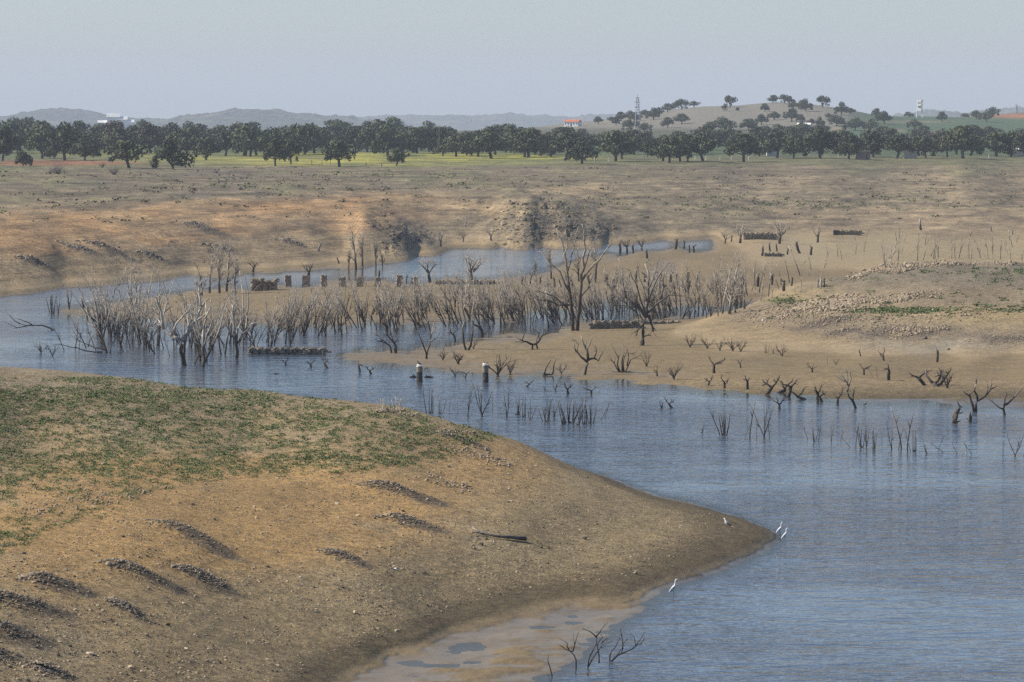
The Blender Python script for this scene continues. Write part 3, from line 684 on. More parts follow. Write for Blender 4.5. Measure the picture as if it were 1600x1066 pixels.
def place_dead(style, px, py, hpx, label, group, var=None, lean=0.0, rz=None, wide=1.0, r=rnd):
    p, wet = base_at(px, py); mt, mb_, top = LIB[style][(r.randrange(COUNT[style]) if var is None else var % COUNT[style])]
    sc = hpx * px_scale(p) / top
    nm, cat = NAMES[style]
    o = empty(nm, p, 0); o.scale = (sc * wide, sc * wide, sc); o.rotation_euler = (r.uniform(-.05, .05), lean, (r.uniform(0, 6.28) if rz is None else rz)) if lean == 0 else (0, lean, 0)
    tag(o, label, cat, group)
    for nme, me in (('trunk' if style not in ('sticks', 'shrub') else 'root_stock', mt), ('branches' if style not in ('sticks', 'shrub') else 'stems', mb_)):
        c = bpy.data.objects.new(nme, me); COL.objects.link(c); c.parent = o
        if lean != 0: c.rotation_euler = (0, 0, 0)
    return o
def sketch(name, cat, px, py, lines, label, group=None, seed=1, thick=None, fine=0):
    """a tree of its own, limbs given in photo pixels (dx right, dy up) at its own distance, with real depth"""
    r = random.Random(seed); p, wet = base_at(px, py); s = px_scale(p); T = MB(); B = MB()
    for i, (w, ln) in enumerate(lines):
        q = []; yy = r.uniform(-.25, .25) * (1 if i else 0); drift = r.uniform(-.45, .45)
        L0 = 0
        for j, (dx, dy) in enumerate(ln):
            if j: L0 += math.hypot(dx - ln[j - 1][0], dy - ln[j - 1][1])
            q.append(Vector((dx * s, (L0 * s) * drift + yy * 0, dy * s)))
        if i == 0 and name != 'driftwood': q[0].z -= .6
        # subdivide with jitter
        pts = [q[0]]
        for a, b in zip(q, q[1:]):
            m = a.lerp(b, .5); Ls = (b - a).length; m += Vector((r.gauss(0, Ls * .05), r.gauss(0, Ls * .05), r.gauss(0, Ls * .05))); pts += [m, b]
        r0 = w * s / 2; rad = [max(.008, r0 * (1 - .72 * k / (len(pts) - 1))) for k in range(len(pts))]
        (T if i == 0 else B).tube(pts, rad, 7 if w > 3 else 5)
        if fine and i:
            for _ in range(fine):
                a = r.randint(max(1, len(pts) // 2), len(pts) - 1); d = (pts[a] - pts[a - 1]).normalized()
                grow(B, pts[a], side(d, r.uniform(.3, .8), r), r.uniform(5, 14) * s, max(.012, rad[a] * .7), 1, r, dict(PRM['shrub'], seg=2.5 * s, kids=[(1, 3)], depth=1))
    o = empty(name, p); tag(o, label, cat, group)
    W_ = WOODT if seed in (3, 5) else WOOD; T.build('trunk', W_, o, True)
    if B.v: B.build('branches', W_, o, True)
    return o

ORD = ['first', 'second', 'third', 'fourth', 'fifth', 'sixth', 'seventh', 'eighth', 'ninth', 'tenth', 'eleventh', 'twelfth', 'thirteenth', 'fourteenth', 'fifteenth', 'sixteenth', 'seventeenth', 'eighteenth', 'nineteenth', 'twentieth', 'twenty-first', 'twenty-second', 'twenty-third', 'twenty-fourth', 'twenty-fifth', 'twenty-sixth', 'twenty-seventh', 'twenty-eighth', 'twenty-ninth', 'thirtieth']
def ordinal(i, n):
    return 'leftmost' if i == 0 else 'rightmost' if i == n - 1 else ORD[i] if i <= n // 2 + 1 else ORD[n - 1 - i] + ' last'
def row(items, what, where, group, **kw):
    """items sorted left to right: (style, px, py, hpx[, lean]); every one gets its own label by its place in a short row"""
    items = sorted(items, key=lambda a: a[1]); n = len(items)
    for i, it in enumerate(items):
        lab = '%s, %s %s' % (what, 'leftmost' if i == 0 else 'rightmost' if i == n - 1 else ORD[i] + ' from left', where)
        place_dead(it[0], it[1], it[2], it[3], lab, group, lean=(it[4] if len(it) > 4 else 0), wide=(it[5] if len(it) > 5 else 1))

# --- drowned stick clumps in the open reach, in three short runs
row([('sticks',597,643,22),('stick',612,645,30),('sticks',622,642,22),('stick',655,646,22),('sticks',672,645,40),('sticks',688,646,25),('stick',702,642,20),('stick',715,641,14)],
    'thin drowned sticks', 'in the run beyond the near headland', 'drowned sticks left of the open reach')
row([('multi',731,651,58),('multi',753,651,66),('stick',770,642,25),('multi',792,651,62),('sticks',806,648,33),('sticks',818,651,32),('sticks',828,655,30)],
    'forked drowned stems', 'in the run below the round pillars', 'drowned stems below the pillars')
row([('sticks',853,659,24),('multi',858,656,40),('sticks',866,652,24),('sticks',880,663,38),('sticks',889,661,36),('multi',895,662,46),('sticks',902,664,42),('sticks',912,663,40),('sticks',922,661,28),('stick',930,658,22,.5),('stick',940,656,26,.6),('stick',947,652,24,.7)],
    'dark drowned stick clump', 'in the dense bunch in mid water', 'dense bunch of drowned sticks')
row([('stick',994,650,12),('stick',1004,649,12),('stick',1021,650,11),('snag',1034,636,12),('snag',1054,637,17)],
    'tiny lone twig', 'of five standing in water off the spit', 'lone twigs in the open water')
row([('sticks',1096,676,15),('stick',1125,680,48,-.3),('sticks',1131,680,34),('stick',1162,684,22),('stick',1171,685,58),('stick',1182,684,24),('multi',1194,683,60),('stick',1203,684,30)],
    'bare upright drowned stems', 'in the run right of mid river', 'drowned stems in the middle of the right reach')
row([('stick',1262,687,28,-.25),('sticks',1272,690,24),('stick',1279,690,24),('multi',1299,690,33),('stick',1313,691,20),('stick',1330,699,22,-.3),('stick',1337,700,38),('sticks',1346,699,34)],
    'slim dark drowned stick', 'in the left half of the long right-hand row', 'long stick row, left half')
row([('multi',1354,699,38),('sticks',1365,701,32),('stick',1378,692,17),('multi',1393,702,54),('stick',1404,702,35),('stick',1409,701,66),('stick',1417,705,62),('sticks',1428,705,34),('sticks',1449,709,22)],
    'tall drowned stems', 'in the thick middle of the long right-hand row', 'long stick row, tall middle')
row([('stick',1466,704,24,.5),('stick',1476,707,26,-.5),('stick',1497,711,22),('stick',1503,711,14),('stick',1511,708,18),('stick',1521,711,26,-.2),('stick',1567,714,28),('multi',1586,713,47),('stick',1598,713,26)],
    'short drowned stick', 'at the sparse end of the right-hand row', 'long stick row, sparse right end')
row([('snag',447,571,13,0,1.5),('snag',486,574,15,0,1.6),('snag',515,576,20),('snag',563,582,18),('snag',583,584,14,0,1.3)],
    'half sunk crooked snag', 'of five below the stone platform', 'half sunk snags left of the spit tip')
row([('shrub',711,588,19),('snag',725,590,11),('shrub',778,588,46),('shrub',797,585,26),('snag',818,604,11,0,1.6),('snag',854,611,8),('shrub',868,611,18),('snag',891,615,20),('snag',924,617,14,0,1.5)],
    'dark snag in shallow water', 'along the spit edge by the pillars', 'snags at the spit edge')
row([('snag',1103,603,16),('snag',1131,607,25),('snag',1169,608,23),('snag',1190,616,30),('snag',1212,614,22),('snag',1217,640,28),('snag',1229,620,28),('snag',1263,624,20),('snag',1280,627,28),('snag',1289,627,21),('snag',1306,630,28)],
    'crooked dark snag', 'along the waterline left of the V tree', 'waterline snags on the right spit shore')
row([('shrub',1010,573,28),('snag',1028,588,18),('shrub',1053,593,28),('snag',1116,583,28),('snag',1156,575,14),('shrub',877,585,20),('shrub',692,563,24),('shrub',716,569,25,0,1.4),('shrub',740,545,20)],
    'small leafless shrub', 'of those scattered on the mud spit', 'leafless shrubs on the spit')
row([('shrub',1078,543,25),('shrub',1105,545,25),('shrub',1125,548,25),('shrub',1145,549,28),('shrub',1157,550,22),('sticks',1197,552,16),('sticks',1208,553,14),('shrub',1222,557,22)],
    'fan-stemmed leafless shrub', 'at the left foot of the stony hill', 'shrubs at the left foot of the stony hill')
row([('snag',1270,582,18),('stick',1293,571,16),('shrub',1306,570,13),('stump',1345,557,12),('snag',1350,586,19),('stick',1365,590,16),('stick',1371,590,20),('snag',1382,564,22),('snag',1388,594,28),('stump',1464,566,22)],
    'small bare snag on brown mud', 'below the stony hill', 'snags below the stony hill')
row([('snag',1450,602,30,-.3),('snag',1460,602,30),('snag',1469,605,30),('shrub',1480,607,36)],
    'bare twisted shrub', 'of a tight foursome on the right mudflat', 'foursome of shrubs on the right mudflat')
# --- mid distance
row([('stump',1053,390,20),('stump',1069,387,12),('stump',1078,395,14),('stump',1083,395,14),('tree',1133,381,24),('stump',1142,378,12),('tree',1157,380,40),('tree',1218,381,50),('tree',1278,379,36)],
    'dead tree or stub', 'around the far rubble ruin', 'dead trees by the rubble ruin')
row([('stump',1191,400,20),('stump',1204,393,16),('stump',1213,393,13),('stump',1231,398,12),('stump',1252,396,22),('stump',1268,399,17),('stick',1317,371,18),('stick',1352,370,15),('stump',1439,360,21),('stump',1516,369,8),('stump',1551,362,9),('stump',1582,367,9)],
    'small dark stump', 'of the far line on pale flats', 'stumps on the far pale flat')
row([('stump',x,y,h) for x,y,h in ((1059,445,19),(1070,441,19),(1077,451,15),(1088,443,18),(1094,452,12),(1114,454,12),(1122,445,20),(1164,446,22),(1182,448,25),(1205,445,20),(1226,455,22),(1236,447,16))],
    'black stump in mud', 'in the row behind tall saplings', 'black stumps behind the tall saplings')
row([('multi',1384,421,50),('sapling',1388,420,62),('sapling',1404,408,42),('sapling',1434,407,45),('sapling',1442,407,42),('multi',1459,405,48),('sapling',1466,404,46),('sapling',1487,404,43),('sapling',1493,404,45),('sapling',1497,404,42),('sapling',1514,404,35),('sapling',1533,404,38),('sapling',1545,404,36),('sapling',1552,404,22),('sapling',1563,405,38),('sapling',1579,406,22),('sapling',1596,407,30)],
    'slender bare sapling', 'in the row behind the stony hill crest', 'saplings behind the hill crest')
row([('sapling',1090,492,82),('sapling',1127,491,104),('poplar',1139,490,108),('sapling',1162,483,66),('sapling',1188,470,70),('sapling',1201,464,64),('multi',1242,458,26),('sapling',1250,456,55),('sapling',1268,452,40),('sapling',1279,447,58)],
    'tall bleached bare sapling', 'in the row left of the stony hill', 'tall saplings left of the stony hill')
row([('sticks',82,489,30),('multi',91,489,42),('multi',108,484,46),('stump',131,480,18),('stump',136,494,15)],
    'dark crooked snag', 'at the left tip of the middle mudflat', 'snags at the mudflat tip')
row([('shrub',64,552,24),('shrub',82,556,24),('sapling',100,548,48,-.3),('sapling',116,546,66),('stick',123,547,34),('sapling',135,543,72,-.35),('sapling',150,548,54,-.4),('sapling',167,550,104,-.32)],
    'bare leaning drowned sapling', 'on the outer left thicket fringe', 'outer left fringe of the thicket')
row([('tree',689,386,30),('tree',724,378,20),('tree',727,355,22),('tree',768,376,28),('tree',483,431,24,0,1.9),('tree',395,425,25,0,1.7),('stump',530,412,12),('stump',592,436,15),('stump',635,440,13)],
    'gnarled dead tree', 'of those strung along the far shore', 'dead trees on the far shore')
tag(place_dead('stump', 497, 393, 18, 'thick pale stump standing alone on the orange far bank', None), None)
row([('poplar',545,420,38),('poplar',556,421,78),('poplar',567,417,62),('poplar',587,418,50),('poplar',598,417,36)],
    'pale fine-twigged dead tree', 'in the clump below the rocky spur', 'pale clump below the rocky spur')
row([('tree',980,394,32),('stump',968,394,18),('stump',989,396,16),('tree',1003,392,26),('stump',1010,404,16)],
    'pale bristling dead tree', 'in the cluster on the upstream mud point', 'cluster on the upstream mud point')
row([('poplar',316,462,66),('poplar',328,458,78),('poplar',342,458,84),('poplar',354,456,88),('poplar',368,458,70)],
    'tall pale dead tree', 'of five towering over the left thicket', 'tallest trees of the left thicket')
place_dead('sapling', 214, 473, 78, 'single straight dark dead trunk standing in the back channel', None, var=2)
# tall fan-crowned ones behind the double tree
row([('poplar',862,436,62),('poplar',905,440,70),('poplar',930,437,76),('poplar',884,438,58),('poplar',838,440,48),('tree',1020,470,64),('tree',955,470,60),('tree',736,441,62),('tree',672,441,52)],
    'grey branching dead tree', 'of those behind the central thicket', 'dead trees behind the central thicket')
rs = random.Random(17)
for i in range(34):
    x = rs.uniform(1290, 1600); place_dead('stick', x, rs.uniform(372, 408), rs.uniform(10, 30), 'thin short bare stick standing on the pale flat behind the stony hill', 'sticks on the pale flat')
for i in range(22):
    x = rs.uniform(1045, 1275); place_dead('stick', x, float(np.interp(x, [1045, 1170, 1275], [492, 476, 450])) - rs.uniform(0, 40), rs.uniform(18, 50), 'thin bare stick on the mud left of the stony hill', 'sticks on the mud left of the hill')
# scattered posts along the back waterline
for i, x in enumerate(range(815, 1050, 13)):
    y = 447 - max(0, (x - 850)) * .03 + rnd.uniform(-3, 3)
    place_dead('stump', x + rnd.uniform(-3, 3), y, rnd.uniform(12, 20), 'black wooden stub standing along the back edge of the middle mudflat', 'stubs along the back edge of the mudflat')

# --- sketched individuals
SK = sketch
SK('dead_tree','dead tree',897,517,[(6.5,[(0,0),(-2,22),(-5,48),(-9,78),(-13,112),(-18,138),(-27,160)]),(6.5,[(5,0),(6,20),(9,46),(11,72),(15,100),(17,128),(14,150),(12,168)]),(4,[(-6,60),(-22,92),(-40,108),(-55,124)]),(4,[(12,78),(26,98),(40,112),(52,130),(62,150)]),(3,[(-11,90),(-4,118),(2,140),(6,160)]),(3,[(-9,34),(-26,50),(-44,58),(-62,62)]),(3,[(-7,40),(-24,40),(-42,48),(-60,50)]),(3,[(14,92),(24,124),(34,146)]),(2.5,[(-15,120),(-10,140),(-14,158)]),(2.5,[(9,50),(22,66),(30,88)])],
   'tallest double-trunked dead tree in the middle with long pale left limbs',seed=3,fine=4)
SK('dead_tree','dead tree',1001,540,[(9,[(0,0),(4,20),(9,44)]),(6,[(9,44),(-2,58),(-22,74),(-34,92)]),(4,[(-22,74),(-28,100),(-34,136)]),(5,[(9,44),(12,70),(13,98),(8,126),(14,132)]),(4,[(12,70),(26,104),(44,128)]),(4,[(10,50),(26,66),(44,80),(60,78),(66,78)]),(4,[(9,44),(0,70),(-8,98),(-18,118)]),(3,[(-6,60),(-26,62),(-50,62)]),(3,[(13,90),(22,112),(28,138)]),(3,[(12,66),(4,92),(-4,120),(-2,134)]),(3,[(30,68),(36,90),(38,112)]),(5,[(12,48),(18,30),(20,22)]),(3,[(6,36),(-4,24),(-6,14)])],
   'broad many-limbed leaning dead tree on the mud spit with a pale branch reaching right',seed=5,fine=5)
SK('dead_tree','dead tree',290,571,[(10,[(0,0),(-4,12),(-8,26),(-6,38)]),(8,[(-6,38),(4,52),(14,68),(24,92),(34,104)]),(6,[(-6,38),(-22,46),(-34,56),(-44,70)]),(5,[(-34,56),(-38,84),(-46,104),(-36,120)]),(4,[(4,52),(2,76),(8,96)]),(4,[(14,68),(26,76),(40,84)]),(4,[(-22,46),(-14,66),(-2,80),(12,92)]),(4,[(24,92),(20,112),(24,134)]),(3,[(-44,70),(-52,60),(-58,72)])],
   'thick contorted dead tree with white patched limbs at the front of the left thicket',seed=7,fine=4)
SK('dead_tree','dead tree',316,574,[(6,[(0,0),(0,26),(-1,52),(4,76),(2,100)]),(3,[(0,30),(8,52),(16,74),(28,88)]),(3,[(-1,52),(-10,72),(-12,94)]),(3,[(4,76),(12,92),(14,110)])],
   'upright forked dead tree just right of the contorted white-patched one',seed=8,fine=3)
SK('dead_tree','dead tree',369,560,[(6,[(0,0),(-1,26),(-3,56),(-4,84)]),(3,[(0,20),(12,40),(24,54),(40,60)]),(3,[(-1,28),(-14,50),(-22,72)]),(3,[(0,30),(8,58),(6,86)]),(3,[(-2,46),(-10,66),(-6,92)]),(2.5,[(14,42),(16,62),(22,76)])],
   'dead tree with a limb stretching right toward the stone platform',seed=9,fine=3)
SK('dead_tree','dead tree',168,552,[(4,[(0,0),(-6,18),(-14,36)]),(2.5,[(-2,4),(-20,8),(-44,18),(-62,28)]),(2.5,[(-8,2),(-34,4),(-56,10),(-84,14)]),(2,[(-30,10),(-28,20),(-16,34)]),(2,[(4,0),(8,16),(-2,30)])],
   'fallen branchy dead tree sprawled low over the water at the left fringe',seed=11,fine=2)
SK('fallen_branch','branch',98,516,[(3.5,[(0,-2),(-20,3),(-46,7),(-70,10)]),(2,[(-46,7),(-60,14),(-74,18)]),(2,[(-50,8),(-70,4),(-90,14)]),(1.6,[(-66,10),(-80,20),(-86,26)])],
   'long fallen branch lying low on the water at the far left',seed=12,fine=2)
SK('dead_tree','dead tree',620,552,[(6,[(0,0),(-2,10),(-6,18),(-9,30)]),(3.5,[(-8,0),(-10,10),(-22,18),(-34,22)]),(2.5,[(-22,18),(-28,26),(-34,34)]),(3,[(-6,18),(-14,28),(-22,44)]),(2.5,[(-4,16),(4,28),(4,44)]),(2.5,[(-9,28),(-14,48),(-12,66)])],
   'crooked dark dead tree on the tip of the spit with an arm to the left',seed=13,fine=3)
SK('dead_tree','dead tree',667,561,[(4,[(0,0),(2,16),(6,32),(12,60)]),(3,[(0,2),(-5,20),(-11,36),(-14,46)]),(2.5,[(5,28),(16,34),(26,32)]),(2.5,[(6,34),(2,52),(-2,62)]),(2,[(8,40),(14,50),(10,70)])],
   'slender V-shaped pale dead tree on the mud spit',seed=14,fine=2)
SK('dead_tree','dead tree',731,547,[(4,[(0,0),(-6,10),(-8,34),(-8,60),(-12,90)]),(4,[(1,0),(6,16),(8,28),(6,54),(10,80)]),(2.5,[(8,56),(14,72),(20,78)]),(2.5,[(-8,60),(-2,80),(-4,100)]),(2,[(6,60),(0,84),(2,104)])],
   'tall twin-stemmed pale dead tree growing from one crooked base on the spit',seed=15,fine=3)
SK('dead_snag','dead snag',754,526,[(6,[(0,0),(-1,8),(-5,15),(-12,18),(-18,21)]),(2,[(0,2),(5,6)])], 'thick dark snag arching to the left at the inlet edge',seed=16)
SK('dead_snag','dead snag',711,533,[(4,[(0,0),(-1,8),(-7,14),(-9,22)]),(2,[(-6,13),(-13,14)]),(2,[(-3,11),(3,18)])], 'small hooked snag standing in the inlet left of the arching one',seed=17)
SK('dead_tree','dead tree',833,546,[(4,[(-1,0),(-1,5),(0,8)]),(4,[(0,7),(-10,12),(-17,14),(-13,28)]),(4,[(1,7),(10,14),(20,26),(16,32)]),(3,[(7,1),(5,10),(9,24)]),(2,[(-16,14),(-25,18)]),(2,[(10,14),(8,26),(2,34)])],
   'low antler-shaped dead tree on the mud right of the twin stems',seed=18,fine=2)
SK('dead_tree','dead tree',914,586,[(6,[(0,0),(2,12),(5,22)]),(4,[(4,20),(-6,28),(-15,38),(-18,52)]),(5,[(5,22),(4,36),(-2,48),(-6,62)]),(4,[(5,24),(14,26),(21,22),(26,32)]),(2.5,[(14,26),(18,36),(16,46)]),(3,[(4,34),(8,50),(12,60)]),(2,[(-12,34),(-10,48),(-22,58)])],
   'crooked dead tree with pale upper twigs and a left arm alone on the spit',seed=19,fine=3)
SK('dead_shrub','dead shrub',972,582,[(4,[(0,0),(0,18),(2,44)]),(3,[(-3,0),(-6,22),(-14,38)]),(3,[(3,0),(3,24),(9,40)]),(2.5,[(-4,0),(-12,14),(-18,22)]),(2.5,[(5,0),(14,20),(28,26)]),(2.5,[(8,10),(10,30),(18,30)]),(3,[(-16,0),(0,1),(16,1)])],
   'dense upright leafless shrub on a small dark root mound on the spit',seed=20,fine=4)
SK('driftwood','driftwood',857,587,[(4,[(-9,1),(0,2),(8,2)]),(3,[(-7,2),(-4,12),(4,25)]),(3,[(6,2),(8,12),(12,27)])], 'log with two curved antler branches lying at the spit edge',seed=21)
SK('dead_tree','dead tree',1333,638,[(5,[(0,0),(-1,12),(-7,18),(-10,26)]),(4,[(-1,10),(0,20),(3,28)]),(4,[(-10,26),(-6,34),(-14,46),(-18,58)]),(2.5,[(-7,34),(-3,46),(-6,62)]),(2,[(-12,42),(-22,46)]),(2,[(-10,36),(-9,54),(-14,64)])],
   'dark forked V tree standing at the waterline with a taller left prong',seed=22,fine=2)
SK('dead_tree','dead tree',1525,643,[(6,[(0,0),(0,10),(4,18)]),(5,[(-3,0),(-6,12),(-10,24),(-20,32)]),(4,[(3,16),(-2,32),(2,46),(0,54)]),(4,[(4,18),(14,24),(22,34),(32,40)]),(2.5,[(14,24),(18,36),(16,46)]),(2.5,[(22,34),(24,46)])],
   'wide-spreading dead tree at the right waterline beside the leaning stump',seed=23,fine=3)
SK('dead_tree','dead tree',1569,649,[(6,[(0,0),(-1,10),(2,18)]),(3,[(-2,10),(-10,14),(-20,22)]),(4,[(2,16),(12,24),(22,34),(30,42)]),(3,[(-1,14),(1,26),(4,34)]),(2,[(14,26),(16,38)])],
   'dark dead tree with a long right arm at the right edge of the photo',seed=24,fine=3)
SK('tree_stump','tree stump',1490,661,[(13,[(0,-2),(3,9),(8,19),(11,23)]),(3,[(9,15),(15,17)]),(4,[(2,2),(11,3)])], 'thick black stump leaning right in the water with a bird on it',seed=25)
SK('tree_stump','tree stump',1515,659,[(8,[(0,-2),(1,8),(0,13)]),(2,[(1,10),(3,17)]),(2,[(-3,3),(-5,6)])], 'short thick black stump right of the leaning stump',seed=26)
SK('driftwood','driftwood',1011,528,[(3,[(-8,0),(2,4),(8,2)]),(1.8,[(0,3),(4,7)])],'short piece of driftwood on the mud by the broad leaning tree',seed=27)
# the foreground quartet
SK('dead_shrub','dead shrub',904,1045,[(3.0,[(0,0),(-4,14),(-10,26),(-12,27)]),(2.4,[(-10,26),(-20,30),(-32,38)]),(2.2,[(-15,30),(-18,40),(-24,44)]),(2.6,[(-9,27),(-5,40),(0,56)]),(1.6,[(-6,38),(-8,46)])],'dark Y-shaped dead shrub in the near water, second from the left of four',seed=31,fine=1)
SK('dead_shrub','dead shrub',918,1044,[(3.0,[(0,0),(2,14),(9,30),(14,40)]),(2.4,[(1,2),(14,26),(22,38),(38,45)]),(3.0,[(18,8),(17,26),(14,40),(15,52)]),(2.4,[(14,48),(4,58),(-9,62)]),(2.4,[(14,50),(22,62),(32,73)]),(2.0,[(22,38),(30,46),(32,45)]),(1.8,[(17,40),(24,48),(20,54)])],'tallest branching dead shrub in the near water, third of four',seed=32,fine=1)
SK('dead_shrub','dead shrub',951,1034,[(3.2,[(0,0),(2,10),(10,22),(18,38)]),(3.2,[(4,0),(14,10),(28,16),(42,24),(52,28)]),(2.4,[(6,2),(16,14),(22,24)]),(2.4,[(20,12),(22,30),(20,42),(18,52)]),(1.8,[(42,24),(50,34),(56,44)]),(1.8,[(42,24),(40,36),(36,42)]),(1.6,[(22,28),(30,36)]),(1.6,[(50,28),(57,35)])],'right-leaning dead shrub in the near water, rightmost of four',seed=33,fine=1)
SK('dead_stick','stick',863,1056,[(2.6,[(0,0),(-4,14),(-7,24),(-6,33)]),(1.2,[(-3,-1),(-8,4)])],'short bare stick in the near water, leftmost of four',seed=34)
def driftwood():
    p = ground_at(818, 846); o = empty('driftwood', p); tag(o, 'long dark driftwood branch lying on the bare near slope', 'driftwood'); sc = px_scale(p)
    def path(pts, w, lift, name):
        q = []
        for x, y in pts:
            g = ground_at(818 + x, 846 - y); q.append(g - p + Vector((0, 0, lift)))
        B = MB(); B.tube(q, [w * sc / 2 * (1 - .7 * i / (len(q) - 1)) for i in range(len(q))], 7); B.build(name, WOOD, o, True)
    path([(3, 0), (-8, 1), (-20, 2.5), (-34, 3), (-48, 5), (-60, 8), (-70, 12), (-80, 17)], 7, .14, 'main_limb'); path([(-56, 7), (-66, 9), (-76, 10), (-82, 9)], 3, .13, 'twig'); path([(-68, 11), (-76, 15), (-80, 20)], 2.4, .14, 'twig')
driftwood()
# ------------------------------------------------------------------ the drowned thicket: individual saplings
def thicket():
    r = random.Random(42); n = 0
    def base_line(x):   # pixel row of the front waterline where they stand
        return float(np.interp(x, [150, 200, 300, 400, 500, 700, 900, 1000, 1100, 1180], [532, 545, 562, 548, 522, 512, 508, 503, 498, 486]))
    G = [('in the dense left thicket around the contorted tree', 150, 400, 80, (60, 125), (-8, 26), 'left'),
         ('in the stand above the stone platform', 400, 520, 28, (55, 98), (-6, 16), 'a'),
         ('between the brick pillar row and the spit tip', 520, 640, 28, (45, 88), (-6, 14), 'b'),
         ('in the picket right of the spit tip', 640, 860, 62, (52, 92), (-4, 14), 'c'),
         ('in the crowd around the double-trunked tree', 860, 1050, 56, (46, 88), (0, 16), 'd'),
         ('in the inlet right of the broad leaning tree', 1050, 1170, 28, (40, 80), (0, 12), 'e')]
    for lab, x0, x1, k, hr, br, g in G:
        xs = sorted(r.uniform(x0, x1) for _ in range(k))
        for x in xs:
            y = base_line(x) - r.uniform(*br)
            h = r.uniform(*hr) * (1.0 if r.random() < .8 else .55)
            if g in 'a': lean = r.gauss(.28, .15)
            elif g in 'c': lean = r.gauss(-.26, .13)
            elif g in 'd': lean = r.gauss(-.22, .2)
            else: lean = r.gauss(-.04, .2)
            if abs(lean) < .01: lean = .02
            st = 'multi' if r.random() < .22 else 'sapling'
            adj = ('%s %s dead sapling ' % ('tall' if h > (hr[0] + hr[1]) / 2 else 'low', 'many-stemmed' if st == 'multi' else 'single-stemmed')) + ('leaning left ' if lean < -.12 else 'leaning right ' if lean > .12 else 'upright ')
            o = place_dead(st, x, y, h, adj + lab, 'drowned saplings ' + lab, lean=0, r=r)
            # lean in the picture plane, own spin baked before the lean
            spin = Matrix.Rotation(r.uniform(0, 6.28), 3, 'Z'); o.rotation_euler = (Matrix.Rotation(lean, 3, 'Y') @ Matrix.Rotation(r.uniform(-.12, .12), 3, 'X') @ spin).to_euler(); n += 1
thicket()
def thicket_stuff():
    r = random.Random(77); Vs, Fs, off = [], [], 0
    def line(x): return float(np.interp(x, [150, 200, 300, 400, 500, 700, 900, 1000, 1100, 1180], [532, 545, 562, 548, 522, 512, 508, 503, 498, 486]))
    for i in range(210):
        x = r.uniform(170, 400) if r.random() < .25 else r.uniform(400, 1185); y = line(x) - r.uniform(8, 34); p, wet = base_at(x, y); hp = r.uniform(32, 74)
        mt, mb_, top = LIB['sapling' if r.random() < .8 else 'multi'][r.randrange(5)]; sc = hp * px_scale(p) / top; lean = r.gauss(.2 if x < 640 else -.2, .16)
        M = Matrix.Translation(p) @ Matrix.Rotation(lean, 4, 'Y') @ Matrix.Rotation(r.uniform(0, 6.28), 4, 'Z') @ Matrix.Diagonal((sc, sc, sc, 1))
        for me in (mt, mb_):
            co = np.empty(len(me.vertices) * 3, np.float32); me.vertices.foreach_get('co', co); co = co.reshape(-1, 3); A = np.array(M); Vs.append(co @ A[:3, :3].T + A[:3, 3])
            Fs += [tuple(off + k for k in f.vertices) for f in me.polygons]; off += len(co)
    V = np.concatenate(Vs); me = bpy.data.meshes.new('drowned_thicket'); me.from_pydata(V.tolist(), [], Fs); me.materials.append(WOOD); me.shade_smooth()
    o = bpy.data.objects.new('drowned_thicket', me); COL.objects.link(o); tag(o, kind='stuff')
thicket_stuff()

# ------------------------------------------------------------------ live oaks
def leaf_material(name, c1, c2, c3):
    m, t, b = nt(name); oi = N(t, 'ShaderNodeObjectInfo'); g = N(t, 'ShaderNodeNewGeometry')
    n = noise(t, .55, 3, g.outputs['Position']); r = ramp(t, n.outputs[0], [(.3, c1), (.5, c2), (.72, c3)])
    hv = N(t, 'ShaderNodeHueSaturation'); t.links.new(r.outputs[0], hv.inputs['Color'])
    vr = N(t, 'ShaderNodeMapRange'); t.links.new(oi.outputs['Random'], vr.inputs[0]); vr.inputs[3].default_value = .75; vr.inputs[4].default_value = 1.3
    t.links.new(vr.outputs[0], hv.inputs['Value']); t.links.new(hv.outputs[0], b.inputs['Base Color'])
    b.inputs['Roughness'].default_value = .75; b.inputs['Specular IOR Level'].default_value = .2
    return m
OAK = leaf_material('holm_oak_leaves', (.030, .038, .018), (.056, .066, .030), (.12, .128, .056))  # wide tone range also paints lit and shaded contrast into the foliage
OAKB = leaf_material('brownish_oak_leaves', (.045, .038, .022), (.07, .058, .034), (.11, .09, .055))
BARK = simple('oak_bark', (.045, .036, .03), (.10, .082, .065), 1.5)
def leaf_blob(V, Fc, r, c, rad, n, q):
    for _ in range(n):
        d = Vector((r.gauss(0, 1), r.gauss(0, 1), r.gauss(0, 1))).normalized(); k = r.uniform(.62, 1.05)
        p = Vector((c[0] + d.x * rad[0] * k, c[1] + d.y * rad[1] * k, c[2] + d.z * rad[2] * k))
        nn = (d + Vector((r.gauss(0, .5), r.gauss(0, .5), r.gauss(0, .5)))).normalized()
        a = nn.orthogonal().normalized(); b = nn.cross(a); s = q * r.uniform(.6, 1.3); base = len(V)
        for k2 in range(5):
            t = 2 * math.pi * k2 / 5 + r.random() * .5; V.append(tuple(p + (a * math.cos(t) + b * math.sin(t)) * s * r.uniform(.7, 1.2)))
        Fc.append(tuple(base + i for i in range(5)))
